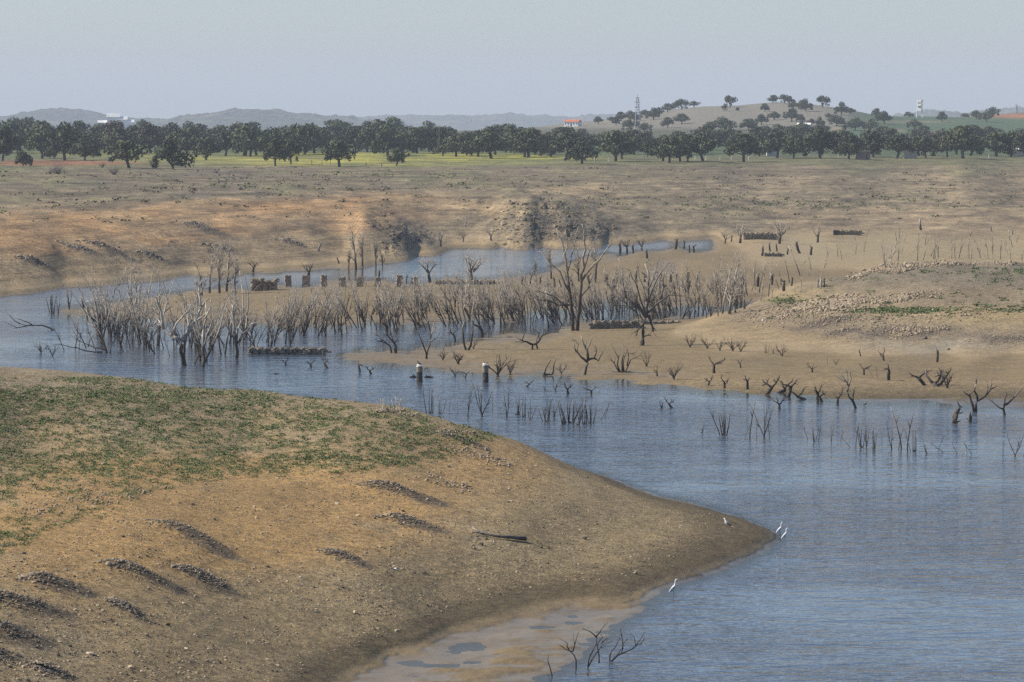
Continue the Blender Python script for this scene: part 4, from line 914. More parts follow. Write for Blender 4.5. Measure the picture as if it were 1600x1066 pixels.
def oak_proto(seed, wide=1.0, low=False):
    r = random.Random(seed); T = MB(); hT = r.uniform(1.3, 1.9) if not low else .7
    pts, rr, de = wander(Vector((0, 0, -.5)), Vector((r.uniform(-.25, .25), r.uniform(-.2, .2), 1)), hT + .5, .36, .27, .5, r, .08); T.tube(pts, rr, 7)
    V = []; Fc = []; top = pts[-1]; k = r.randint(6, 8)
    for i in range(k):
        a = 2 * math.pi * (i + r.random() * .7) / k; R = r.uniform(1.3, 3.0) * wide
        c = top + Vector((math.cos(a) * R, math.sin(a) * R, r.uniform(.7, 2.6)))
        T.tube([top - Vector((0, 0, .1)), top.lerp(c, .5) + Vector((0, 0, -.25)), c], [.16, .10, .05], 5)
        rad = (r.uniform(1.4, 2.1) * wide, r.uniform(1.4, 2.1) * wide, r.uniform(.95, 1.5))
        leaf_blob(V, Fc, r, c, rad, 120, .26)
    for i in range(3):
        c = top + Vector((r.uniform(-1.3, 1.3) * wide, r.uniform(-1.3, 1.3), r.uniform(2.4, 3.9))); leaf_blob(V, Fc, r, c, (r.uniform(1.5, 2.0), r.uniform(1.5, 2.0), r.uniform(.9, 1.3)), 120, .26)
        T.tube([top, c], [.14, .05], 5)
    for i in range(r.randint(3, 5)):   # drooping skirts and stray clumps that break the outline
        a = r.uniform(0, 6.28); c = top + Vector((math.cos(a) * 3.1 * wide, math.sin(a) * 3.1 * wide, r.uniform(-.4, 1.6))); leaf_blob(V, Fc, r, c, (.8, .8, .65), 45, .22)
    me = bpy.data.meshes.new('oak_crown'); me.from_pydata(V, [], Fc); me.materials.append(OAK)
    mt = bpy.data.meshes.new('oak_trunk'); mt.from_pydata(T.v, [], T.f); mt.materials.append(BARK); mt.shade_smooth()
    zs = max(v[2] for v in V); ws = max(v[0] for v in V) - min(v[0] for v in V)
    me2 = me.copy(); me2.materials.clear(); me2.materials.append(OAKB)
    return me, mt, zs, ws, me2
OAKS = [oak_proto(500 + i, 1.0 + .12 * (i % 3)) for i in range(8)] + [oak_proto(600, 1.1, True), oak_proto(601, 1.3, True)]
def put_oak(p, h, w, label, group, var=None, r=rnd, name='holm_oak', brown=False, cat='oak tree'):
    me, mt, zs, ws, me2 = OAKS[r.randrange(8) if var is None else var]
    o = empty(name, p, r.uniform(0, 6.28)); sw = w / ws * 1.05; o.scale = (sw, sw, h / zs); tag(o, label, cat, group)
    c = bpy.data.objects.new('crown', me2 if brown else me); COL.objects.link(c); c.parent = o
    t = bpy.data.objects.new('trunk', mt); COL.objects.link(t); t.parent = o
    return o
def oak_px(px, py, hpx, wpx, label, group=None, **kw):
    p = ground_at(px, py); s = px_scale(p); return put_oak(p, hpx * s, wpx * s, label, group, **kw)
# front individuals, left part
oak_px(202,263,48,64,'round dark oak standing forward at the left, its shadow to the right',var=0)
oak_px(270,264,50,66,'broad bushy oak clump with leaning trunk right of the round forward oak',var=9)
oak_px(322,250,38,46,'dark oak leaning out behind the broad bushy oak clump',var=3)
oak_px(36,259,27,28,'small low round oak bush at the far left edge of the red soil',var=8)
oak_px(78,247,20,20,'small grey-green round oak sapling over the red soil strip',var=8)
oak_px(3,252,54,50,'oak cut by the left edge of the photo',var=1)
oak_px(66,248,44,58,'open-crowned oak with bent trunk above the red soil strip',var=2)
oak_px(101,251,62,66,'tall oak with crossing trunks in the middle of the red soil strip',var=4)
oak_px(132,251,40,46,'oak with slanting trunk at the right end of the red soil strip',var=5)
oak_px(430,260,44,42,'left one of two oaks standing together on the yellow field',var=6)
oak_px(455,257,42,38,'right one of two oaks standing together on the yellow field',var=7)
oak_px(530,261,46,58,'wide round oak alone in the middle of the yellow field',var=0)
oak_px(619,259,29,37,'smallest lone oak, dome shaped, at the right of the yellow field',var=1)
fr = [(485,235,48,50),(572,238,46,48),(586,233,42,40),(611,232,44,40),(652,240,46,52),(671,238,42,38),(692,238,44,36),(704,236,40,34),(737,243,42,42),(769,248,52,62)]
for i, (x, y, h, w) in enumerate(fr):
    lab = 'dark oak in the line behind the yellow field, ' + ('leftmost' if i == 0 else 'large rightmost one' if i == len(fr) - 1 else ORD[i] + ' from left')
    oak_px(x, y, h * .92, w * 1.08, lab, 'oaks behind the yellow field')
fr = [(826,246,52,58),(882,251,52,54),(910,256,44,46),(962,252,54,60),(972,249,48,44),(1012,246,34,22),(1036,252,42,44),(1046,255,50,48),(1063,253,46,42),(1074,252,46,40),(1099,252,48,50),(1162,253,50,54),(1187,244,40,40)]
for i, (x, y, h, w) in enumerate(fr):
    lab = 'dark oak at the front of the green meadow belt, ' + ('leftmost' if i == 0 else 'rightmost one' if i == len(fr) - 1 else ORD[i] + ' from left')
    oak_px(x, y, h * .92, w * 1.08, lab, 'oaks at the front of the green meadow')
fr = [(1214,247,48,52),(1240,248,40,44),(1282,248,52,62),(1326,249,46,44),(1364,246,48,52),(1400,248,46,50),(1447,248,42,50),(1480,246,44,36),(1505,248,58,62),(1556,245,44,52),(1580,245,46,40),(1600,246,44,40)]
for i, (x, y, h, w) in enumerate(fr):
    lab = 'dark front-row oak in the run past the brick shed, ' + ('leftmost' if i == 0 else 'rightmost one' if i == len(fr) - 1 else ORD[i] + ' from left')
    oak_px(x, y, h * .92, w * 1.08, lab, 'oaks at the right front')
def belt():
    r = random.Random(99)
    segs = [(-60, 240, 'oak of the tall crowded belt behind the red soil strip', (11.5, 14), 44), (240, 620, 'oak of the crowded dark belt behind the yellow field', (10.5, 13.5), 50), (620, 900, 'oak of the crowded dark belt left of the red-roofed white house', (9, 12), 38), (900, 1200, 'oak of the crowded dark belt below the lattice mast', (8, 10.5), 40), (1200, 1660, 'oak of the crowded dark belt around the red hipped roof', (8, 10.5), 46)]
    for x0, x1, lab, hr, n in segs:
        for i in range(n):
            px = x0 + (x1 - x0) * (i + r.random()) / n; D = r.choice((r.uniform(1380, 1600), r.uniform(1600, 2000), r.uniform(1400, 1750)))
            X = (px - CXP) / F * D; h = r.uniform(*hr) * .86 * (D / 1500) ** .35 * r.choice((.72, .9, 1, 1, 1.08))
            put_oak(Vector((X, D, ground_z(X, D) - .1)), h, h * r.uniform(1.15, 1.6), lab, lab.replace('oak of', 'oaks of'), r=r, brown=False) if r.random() > .14 else put_oak(Vector((X, D, ground_z(X, D) - .1)), h, h * r.uniform(1.15, 1.6), 'brownish ' + lab, lab.replace('oak of', 'oaks of'), r=r, brown=True)
belt()
HT = [(936,194,12,14),(955,190,7,12),(962,196,13,13),(971,189,14,16),(985,187,14,16),(991,190,14,16),(1009,185,13,16),(1021,187,18,22),(1030,181,13,14),(1043,176,14,18),(1055,171,12,13),(1065,172,17,18),(1085,168,10,16),(1102,165,10,15),(1120,163,8,14),(1132,174,10,9),(1141,168,18,18),(1152,174,6,6),(1065,194,16,25),(985,206,18,24),(1005,208,16,20),(1043,200,16,18),(1130,205,22,30),(1169,204,18,26),(1190,195,16,19),(1110,205,14,22),(1195,175,13,13)]
HT2 = [(1207,161,12,17),(1226,162,14,17),(1234,163,12,14),(1250,160,17,18),(1240,170,12,14),(1259,174,19,20),(1250,171,14,16),(1278,163,12,16),(1286,168,18,20),(1315,180,20,20),(1329,178,9,14),(1210,188,13,19),(1237,190,20,24),(1251,191,12,14),(1268,196,10,13),(1281,199,16,14),(1295,186,9,10),(1307,197,17,24),(1284,213,18,22),(1251,209,18,18),(1319,205,10,8),(1336,204,20,24),(1361,205,19,20)]
HT3 = [(1392,179,16,17),(1406,179,16,17),(1370,186,16,14),(1383,194,20,24),(1421,183,8,16),(1429,202,16,18),(1464,181,19,17),(1480,182,16,15),(1472,191,16,16),(1508,184,7,12),(1525,187,14,16),(1549,185,18,18),(1542,191,16,20),(1443,226,22,16),(1506,226,28,32)]
for i, (x, y, h, w) in enumerate(HT):
    oak_px(x, y, h * 1.08, w * 1.25, 'small oak, %s from the left on the bare left hill slope' % (ORD[i] if i < 28 else 'last'), 'oaks on the left slope of the hill', name='hill_oak')
for i, (x, y, h, w) in enumerate(HT2):
    oak_px(x, y, h * 1.08, w * 1.25, 'hilltop oak, %s in left-to-right order around the summit' % ORD[i], 'oaks on and below the summit', name='hill_oak')
for i, (x, y, h, w) in enumerate(HT3):
    oak_px(x, y, h * 1.08, w * 1.25, 'oak on the green slope, %s in order around the white tower' % ORD[i], 'oaks on the green slope', name='hill_oak')

# pale leafless bushes
def twig_bush(px, py, hpx, wpx, label, mat, seed, name='leafless_bush'):
    r = random.Random(seed); p = ground_at(px, py); s = px_scale(p); B = MB(); Tm = MB(); h = hpx * s; w = wpx * s
    Tm.tube([Vector((0, 0, -.2)), Vector((0, 0, h * .15)), Vector((.05, 0, h * .25))], [h * .05, h * .045, h * .03], 5)
    for i in range(46):
        d = Vector((r.uniform(-1, 1) * w / h * .7, r.uniform(-.8, .8), r.uniform(.5, 1.1)))
        grow(B, Vector((r.uniform(-.1, .1) * w, r.uniform(-.1, .1) * w, 0)), d, h * r.uniform(.5, .95), h * .012, 1, r, dict(PRM['shrub'], seg=h * .2, kids=[(3, 5)], depth=1))
    o = empty(name, p); tag(o, label, 'bush'); Tm.build('base_stem', mat, o); B.build('twigs', mat, o)
PUR = simple('purplish_twigs', (.16, .12, .115), (.24, .19, .17), 2); OLV = simple('dry_olive_twigs', (.085, .082, .05), (.14, .125, .08), 2)
for i, a in enumerate([(90,272,22,36,'pale purplish leafless bush below the red soil strip at the left',PUR),(178,273,18,24,'purplish leafless bush left of the round forward oak',PUR),(338,271,9,12,'tiny purplish bush at the right of the bushy oak clump',PUR),
    (240,262,20,22,'dull olive bush between the round forward oak and the bushy clump',OLV),(160,262,10,12,'low olive bush on the right end of the red soil strip',OLV),(78,272,8,9,'tiny dark bush beside the pale purplish bush',OLV),(1447,222,12,10,'grey bush in front of the small red roof',OLV)]):
    twig_bush(*a[:5], a[5], 700 + i)

# ------------------------------------------------------------------ far hills
def far_hills():
    m, t, b = nt('far_wooded_hill'); g = N(t, 'ShaderNodeNewGeometry'); n = noise(t, .008, 6, g.outputs['Position'], .7)
    r = ramp(t, n.outputs[0], [(.36, (.035, .045, .025)), (.52, (.06, .07, .04)), (.64, (.16, .135, .085))]); t.links.new(r.outputs[0], b.inputs['Base Color']); b.inputs['Roughness'].default_value = 1; b.inputs['Specular IOR Level'].default_value = 0
    def ridge_mesh(pts, D, seed, depth=1600, lump=1.0):
        kx = [(p[0] - CXP) / F * D for p in pts]; kz = [H + (YH - p[1]) * D / F for p in pts]
        xs = np.arange(kx[0], kx[-1], D / 1500.0); ys = np.concatenate([np.linspace(-depth, 0, 26), np.linspace(0, depth, 8)[1:]])
        X, Yy = np.meshgrid(xs, ys); zc_ = np.interp(xs, kx, kz) + fbm(xs / (D * .012), xs * 0, 3, seed) * D * .0009
        pr = np.exp(-(Yy / (depth * .45)) ** 2); Z = 6 + (zc_[None, :] - 6) * pr
        tr = np.abs(fbm(X / (D * .0022), (Yy + D) / (D * .004), 3, seed + 3)); Z = Z + tr * D * .0011 * lump * pr + fbm(X / 400, Yy / 400, 3, seed + 5) * 9 * pr * (1 - pr) * 4
        nr, nc = X.shape; V = np.stack([X, Yy + D, Z], -1).reshape(-1, 3); i = np.arange((nr - 1) * (nc - 1)); rr = i // (nc - 1); c = i % (nc - 1); a = rr * nc + c
        o = quick_mesh('hills', V, np.column_stack([a, a + 1, a + nc + 1, a + nc]), m, False); tag(o, kind='structure')
    ridge_mesh([(-900,190),(-500,180),(-200,186),(0,188),(40,180),(80,174),(105,172),(140,174),(160,180),(200,185),(280,188),(330,200)], 10500, 11, 2000)
    ridge_mesh([(200,203),(290,186),(330,180),(365,171),(420,172),(450,176),(500,184),(560,188),(640,200)], 9500, 12, 2000)
    ridge_mesh([(300,196),(480,187),(560,186),(640,183),(700,181),(760,180),(830,181),(900,182),(960,183),(1100,190),(1300,192)], 13500, 13, 2400, .8)
    ridge_mesh([(1360,195),(1400,182),(1440,177),(1500,176),(1560,172),(1600,168),(1700,165),(1900,172),(2300,176),(2800,188)], 10500, 14, 2000)
far_hills()

# ------------------------------------------------------------------ buildings
WHITE = simple('whitewash', (.70, .68, .62), (.82, .80, .75), .6); TILE = simple('red_roof_tiles', (.42, .12, .055), (.55, .18, .08), 1.2); GLASS = simple('dark_opening', (.03, .03, .035), rough=.3)
BRICKM = simple('bare_brick', (.26, .17, .12), (.36, .25, .18), 1.5); CREAM = simple('pale_render', (.42, .37, .30), (.52, .46, .38), .8); STEEL = simple('galvanised_steel', (.34, .34, .34), rough=.5, metal=.3); REDST = simple('red_paint', (.45, .10, .08), rough=.6)
def house(name, px, py, w_px, h_px, label, wallm=WHITE, roofm=TILE, roof='gable', win=4, door=True, D=None, depth=6, cat='house', rz=-.35, roof_h=.35):
    p = ground_at(px, py) if D is None else Vector(((px - CXP) / F * D, D, ground_z((px - CXP) / F * D, D)))
    s = p.y / F; w = w_px * s; 
    h = h_px * s if D is None else (H + (YH - py) * D / F + h_px * s - p.z)
    o = empty(name, p, rz); tag(o, label, cat); hw = h * (1 - roof_h) if roof else h
    B = MB(); B.box((0, 0, hw / 2 - .3), (w, depth, hw + .6)); B.build('wall', wallm, o)
    if roof == 'gable':
        R = MB(); e = .35; z0 = hw + .003; x0 = -w / 2 - e; y0 = -depth / 2 - e
        R.v = [(x0, y0, z0), (-x0, y0, z0), (-x0, -y0, z0), (x0, -y0, z0), (x0, 0, h), (-x0, 0, h)]; R.f = [(0, 1, 5, 4), (2, 3, 4, 5), (0, 4, 3), (1, 2, 5), (0, 3, 2, 1)]; R.build('roof', roofm, o)
    elif roof == 'hip':
        for k, (z0, z1, a, b_) in enumerate(((hw + .003, hw + (h - hw) * .55, 1.12, .5), (hw + (h - hw) * .62, h, .62, .06))):
            R = MB(); X = w / 2 * a; Yd = depth / 2 * a; q = b_
            R.v = [(-X, -Yd, z0), (X, -Yd, z0), (X, Yd, z0), (-X, Yd, z0), (-X * q, -Yd * q, z1), (X * q, -Yd * q, z1), (X * q, Yd * q, z1), (-X * q, Yd * q, z1)]
            R.f = [(0, 1, 5, 4), (1, 2, 6, 5), (2, 3, 7, 6), (3, 0, 4, 7), (4, 5, 6, 7), (0, 3, 2, 1)]; R.build('roof', roofm, o)
        L = MB(); L.box((0, 0, hw + (h - hw) * .585), (w * .5, depth * .5, (h - hw) * .09)); L.build('lantern', wallm, o)
    elif roof == 'flat':
        R = MB(); R.box((0, 0, hw + .1), (w + .3, depth + .3, .2)); R.build('roof', roofm, o)
    for i in range(win):
        x = -w / 2 + w * (i + .5) / win
        W_ = MB()
        if door and i == win // 2: W_.box((x, -depth / 2 - .02, hw * .36), (w * .09, .08, hw * .7)); W_.build('door', GLASS, o)
        else: W_.box((x, -depth / 2 - .02, hw * .58), (w * .07, .08, hw * .28)); W_.build('window', GLASS, o)
    return o
house('farmhouse', 895, 198, 23, 11, 'long white farmhouse with red roof at the left toe of the hill', win=5, roof_h=.3, depth=7)
house('farmhouse', 1243, 224, 17, 20, 'white house with a two-tiered red hipped roof rising above the oak belt', roof='hip', D=1900, roof_h=.55, win=3, depth=5.5) if False else None
def at_height(name, px, ytop, ybase, w_px, D, **kw):
    X = (px - CXP) / F * D; g = ground_z(X, D); top = H + (YH - ytop) * D / F
    return X, g, top
def tall_house(name, px, ytop, w_px, D, label, **kw):
    X, g, top = at_height(name, px, ytop, None, w_px, D); s = D / F
    py = YH + (H - g) * F / D; return house(name, px, py, w_px, py - ytop, label, D=None if False else D, **kw) if False else _h(name, X, D, g, top - g, w_px * s, label, **kw)
def _h(name, X, D, g, h, w, label, **kw):
    global ground_at
    keep = ground_at; ground_at = lambda a, b: Vector((X, D, g)); s = D / F
    try: return house(name, 0, 0, w / s, h / s, label, **kw)
    finally: ground_at = keep
tall_house('villa', 1243, 202, 15, 2050, 'villa with a two-tiered red hipped roof showing above the oak belt', roof='hip', roof_h=.42, win=3, depth=5, rz=-.3)
tall_house('cottage', 1453, 207, 13, 2050, 'small cottage whose orange roof corner shows above the oaks at the right', roof='gable', roof_h=.3, win=2, depth=5, rz=.4)
house('shed', 1348, 249, 22, 13, 'bare brick shed with a dark open doorway at the front of the oak belt', wallm=BRICKM, roofm=CREAM, roof='flat', win=2, depth=4, roof_h=.06, cat='shed', rz=0)
house('shed', 1422, 248, 19, 12, 'pale rendered shed between oaks right of the brick one', wallm=CREAM, roofm=CREAM, roof='flat', win=1, door=False, depth=4, roof_h=.06, cat='shed', rz=0)
house('shed', 1205, 244, 14, 8, 'low pale shed half hidden left of the red hipped roof villa', wallm=WHITE, roofm=STEEL, roof='flat', win=1, door=False, depth=4, roof_h=.1, cat='shed', rz=0)
house('shed', 1592, 244, 24, 14, 'low white-roofed shed behind the oaks at the right edge', wallm=CREAM, roofm=WHITE, roof='gable', win=2, depth=4, roof_h=.3, cat='shed', rz=0)
house('barn', 1257, 200, 20, 8, 'low white barn on the bare slope below the summit', wallm=WHITE, roofm=WHITE, roof='gable', win=2, depth=6, roof_h=.35, cat='barn', rz=-.25)
for i, (x, w_, hh, lab) in enumerate([(160,14,15,'leftmost pale building of the white village beyond the left belt'),(177,20,26,'tallest white building of the village beyond the left belt'),(191,16,21,'white building with a lower roof right of the tallest village one'),(203,13,16,'rightmost low white building of the village beyond the left belt')]):
    D = 5200; X = (x - CXP) / F * D; g = ground_z(X, D); top = H + (YH - (203 - hh)) * D / F
    _h('village_building', X, D, g, top - g, w_ * D / F, lab, roof='gable', roofm=WHITE, win=4, depth=9, roof_h=.2, cat='building', rz=.1)

def white_tower():
    p = ground_at(1437, 184); s = p.y / F; o = empty('white_tower', p, -.5); tag(o, 'narrow white derelict tower on two legs standing on the green hill crest', 'tower')
    h = 28 * s; w = 7.5 * s
    for sx in (-1, 1):
        L = MB(); L.tube([Vector((sx * w * .62, 0, -.3)), Vector((sx * w * .45, 0, h * .45)), Vector((sx * w * .36, 0, h * .98))], [w * .15, w * .13, w * .12], 4); L.build('leg', WHITE, o)
    for z0, hh, nm in ((.46, .10, 'cross_beam'), (.70, .08, 'cross_beam'), (.93, .10, 'head_block')):
        B = MB(); B.box((0, 0, h * z0), (w * 1.05, w * .8, h * hh)); B.build(nm, WHITE, o)
    B = MB(); B.box((w * .05, -w * .1, h * .60), (w * .55, w * .2, h * .14)); B.build('panel', CREAM, o)
    B = MB(); B.box((0, w * .2, h * .72), (w * .9, w * .25, h * .52)); B.build('back_wall', WHITE, o)
    B = MB(); B.box((w * .75, 0, h * .99), (w * .7, .25, .25)); B.build('jib', STEEL, o)
white_tower()
def lattice(name, px, ytop, D, w, label, red=True):
    X = (px - CXP) / F * D; g = ground_z(X, D); top = H + (YH - ytop) * D / F; h = top - g; o = empty(name, (X, D, g)); tag(o, label, 'mast')
    n = 14; tk = .085 * D / 1000
    for sec in range(2):
        B = MB(); 
        for cx, cy in ((-1, -1), (1, -1), (1, 1), (-1, 1)):
            z0, z1 = h * sec * .5, h * (sec + 1) * .5
            f = lambda z: (w / 2) * (1 - .55 * z / h)
            B.tube([Vector((cx * f(z0), cy * f(z0), z0)), Vector((cx * f(z1), cy * f(z1), z1))], [tk, tk], 4)
        for k in range(n // 2):
            a = h * (sec * .5 + .5 * k / (n / 2)); b = h * (sec * .5 + .5 * (k + 1) / (n / 2)); sgn = 1 if k % 2 else -1
            for yy in (-1, 1):
                B.tube([Vector((-sgn * f(a), yy * f(a), a)), Vector((sgn * f(b), yy * f(b), b))], [tk * .6] * 2, 3)
                B.tube([Vector((-f(a), yy * f(a), a)), Vector((f(a), yy * f(a), a))], [tk * .6] * 2, 3)
        B.build('lattice_section', STEEL, o)
    for z in (.99, .86, .72, .57):
        B = MB(); B.box((0, 0, h * z), (w * 1.1 if z < .98 else w * .5, .3, .35)); B.build('antenna_arm', REDST if z > .8 and red else STEEL, o)
    B = MB(); B.tube([Vector((0, 0, h)), Vector((0, 0, h * 1.08))], [tk * .8, tk * .4], 4); B.build('tip_rod', STEEL, o)
lattice('lattice_mast', 996, 152, 2250, 3.0, 'tall red and grey lattice mast in front of the hill')
lattice('lattice_mast', 1588, 164, 5200, 4.5, 'faint distant pylon at the right end of the blue ridge', False)
# white fence stakes on the meadow
for i, (x, y) in enumerate([(487,257),(503,257),(516,257),(572,260),(596,261),(929,252),(951,253),(1007,249),(1022,249),(1086,250),(1103,251),(1125,250),(1143,250),(1170,251),(1310,247),(1545,248)]):
    p = ground_at(x, y); s = px_scale(p); B = MB(); B.tube([Vector((0, 0, -.2)), Vector((0, 0, 6.5 * s))], [.11, .09], 5); B.tube([Vector((0, 0, 6.5 * s)), Vector((0, 0, 6.5 * s + .12))], [.09, .03], 5)
    B.v = [(a + p.x, b + p.y, c + p.z) for a, b, c in B.v]
    o = B.build('fence_stake', WHITE if i > 4 else BARK); tag(o, ('pale' if i > 4 else 'dark') + ' fence stake, %s from the left along the meadow' % ORD[i], 'stake', 'fence stakes along the meadow')
# ------------------------------------------------------------------ ruins
STONE = simple('ruin_stone', (.13, .108, .08), (.30, .25, .185), 1.6, bmp=.1); STONEP = simple('pale_rubble_stone', (.22, .165, .105), (.40, .32, .215), 2.5, bmp=.05)
BRK = simple('old_brick', (.19, .14, .095), (.36, .28, .20), 3.5, bmp=.05); DROP = simple('bleached_top', (.55, .52, .46), (.75, .72, .66), 4); WET_SHADE = simple('water_stain_and_opening_shade', (.035, .03, .026), (.09, .075, .06), 4)  # the water-stain tone also paints the opening shade of the far wall
DARKST = simple('dark_schist', (.085, .068, .05), (.20, .165, .125), 3.0)
def masonry(name, px0, px1, py, hpx, depth, label, cat, mat=STONE, cap=STONEP, seed=0, gap=0, D_add=0, rag=.4):
    """a ruined wall laid in courses of irregular stones, standing on the ground at px0..px1, py"""
    r = random.Random(seed); a, _ = base_at(px0, py); b, _ = base_at(px1, py); b = Vector((b.x, a.y, a.z)); L = (b - a).length; h = hpx * px_scale(a)
    o = empty(name, (a + b) / 2); tag(o, label, cat)
    W_ = MB(); T = MB(); ch = .28; rows_ = max(2, int(h / ch)); prof = [1 - rag * max(0, r.gauss(.1, .35)) for _ in range(30)]
    core = MB(); core.box((0, depth / 2, h * .36 - .25), (L * .97, depth * .8, h * .72 + .5)); core.build('core', mat, o)
    for k in range(rows_ + 1):
        z = k * ch - .1; x = -L / 2
        while x < L / 2:
            w = r.uniform(.35, 1.3)
            if z < h * prof[int((x + L / 2) / L * 29)]:
                (T if z > h * .78 else W_).stone((x + w / 2, .12 + r.uniform(-.05, .05), z + ch / 2), (w * 1.12, .5, ch * 1.15), r.uniform(-.15, .15), r)
                if z > h * .6: T.stone((x + w / 2, depth * r.uniform(.3, .9), z + ch * .4), (w, .6, ch), r.uniform(0, 3), r)
            x += w
    W_.build('stone_courses', mat, o); T.build('coping_stones', cap, o)
    return o
masonry('stone_platform', 386, 503, 554, 10, 2.6, 'low rectangular stone platform with rubble on top lying in the water', 'ruin', seed=1, rag=.45)
masonry('ruined_wall', 918, 1001, 514, 13, 1.0, 'dark low stone wall at the inlet under the broad leaning tree', 'ruin', seed=2, rag=.5)
masonry('ruined_wall', 1004, 1062, 507, 4, .7, 'thin low wall footing running right from the dark inlet wall', 'ruin', seed=3, rag=.2)
masonry('ruined_house', 391, 429, 455, 20, 3.5, 'square roofless brick ruin at the left end of the pillar row', 'ruin', mat=BRK, seed=4, rag=.6)
masonry('ruined_wall', 679, 770, 445, 5, 1.2, 'long flat wall footing at the right end of the brick pillar row', 'ruin', seed=5, rag=.3)
masonry('rubble_ruin', 1160, 1214, 375, 12, 3.0, 'heaped ruin of pale rubble on the far mudflat', 'ruin', mat=STONEP, seed=6, rag=.6)
masonry('ruined_wall', 1193, 1220, 401, 6, 1.2, 'short low wall with stumps in front of the heaped far ruin', 'ruin', seed=7, rag=.3)
masonry('ruined_wall', 1302, 1342, 367, 8, 1.6, 'low far wall with two dark blocks as shaded openings', 'ruin', mat=STONEP, seed=8, rag=.5)
for x, w_ in ((1305.5, 8), (1335, 8)):  # dark blocks stand in for the shade inside the wall's two openings
    p, _ = base_at(x, 367); s = px_scale(p); B = MB(); B.box((0, 0, 3.4 * s - .2), (w_ * s, 1.2, 7.4 * s + .4), jit=.05); B.v = [(a + p.x, b + p.y - .75, c + p.z) for a, b, c in B.v]
    tag(B.build('opening_shade_block', WET_SHADE), ('left' if x < 1320 else 'right') + ' dark block standing in for a shaded opening in the low far wall', 'dark block')
for i, x in enumerate((450, 478, 506, 535, 563, 590, 624, 648)):
    p, _ = base_at(x, 448); s = px_scale(p); r = random.Random(i); o = empty('brick_pillar', p, r.uniform(-.2, .2)); tag(o, 'ruined brick pillar, %s in the row beside the roofless ruin' % ('rightmost' if i == 7 else ORD[i] + ' from the left'), 'pillar', 'row of ruined brick pillars')
    h = r.uniform(11, 15) * s; w_ = r.uniform(9, 11) * s; B = MB(); k = 0; z = -.3
    while z < h: B.box((r.uniform(-.03, .03), 0, z + .14), (w_ * r.uniform(.93, 1.05), w_ * .9, .27), jit=.03, r=r); z += .275
    B.build('shaft', BRK, o); T = MB(); [T.stone((r.uniform(-.4, .4) * w_, r.uniform(-.3, .3) * w_, z + .04), (w_ * .4, w_ * .4, .22), r.uniform(0, 3), r) for _ in range(6)]; T.build('broken_top', STONEP, o)
for x, y, hh, lab, extra in ((655.5, 597, 27, 'round stone pillar with white top and a dark bird perched on it', 1), (758.5, 598, 29, 'round stone pillar with white top, right of the one with the bird', 0)):
    p = P3(x, y, 0); s = px_scale(p); o = empty('stone_pillar', p); tag(o, lab, 'pillar'); r = random.Random(int(x)); R = 4.9 * s
    B = MB(); z = -.8; H_ = hh * s; L = MB()
    while z < H_ - .2:
        hgt = r.uniform(.13, .2); rr = R * r.uniform(.94, 1.03); (L if z < .9 else B).tube([Vector((r.uniform(-.02, .02), 0, z)), Vector((0, 0, z + hgt * .85)), Vector((0, 0, z + hgt))], [rr, rr, rr * .9], 12); z += hgt
    L.build('wet_base', WET_SHADE, o); B.build('shaft', STONE, o); T = MB(); T.tube([Vector((0, 0, z)), Vector((0, 0, z + .10)), Vector((.02, 0, z + .15))], [R * 1.02, R * .98, R * .8], 12); T.build('cap', DROP, o)
    PILTOP = z + .15
    if extra: PIL = (p.copy(), PILTOP)
for i, (x, y, w_, h_, lab) in enumerate(((1278, 450, 3.0, 14, 'left one of three pale concrete posts behind the hill shoulder'), (1283, 449, 3.2, 12, 'middle one of three pale concrete posts behind the hill shoulder'), (1288, 449, 2.4, 13, 'dark slim right one of three posts behind the hill shoulder'))):
    p, _ = base_at(x, y); s = px_scale(p); B = MB(); B.box((0, 0, h_ * s / 2 - .3), (w_ * s, .35, h_ * s + .6), taper=.8, jit=.02); B.box((0, 0, h_ * s + .06), (w_ * s * .6, .22, .12), taper=.6); B.v = [(a + p.x, b + p.y, c + p.z) for a, b, c in B.v]
    tag(B.build('concrete_post', CREAM if i < 2 else WET_SHADE), lab, 'post')
# floating debris at the first pillar
for x, dx, lab in ((646, 10, 'clump of floating debris left of the pillar with the bird'), (670, 12, 'floating plank with a stub right of the pillar with the bird')):
    p = P3(x, 590, 0); s = px_scale(p); r = random.Random(x); B = MB()
    B.tube([Vector((-dx * s * .6, 0, .03)), Vector((0, .1, .08)), Vector((dx * s * .6, 0, .02))], [.07, .1, .06], 6)
    for _ in range(5): B.tube([Vector((r.uniform(-.5, .3) * dx * s, r.uniform(-.1, .1), 0)), Vector((r.uniform(-.4, .4) * dx * s, r.uniform(-.2, .2), r.uniform(.1, .35)))], [.06, .03], 5)
    B.v = [(a + p.x, b + p.y, c) for a, b, c in B.v]; tag(B.build('driftwood', WOOD), lab, 'driftwood')

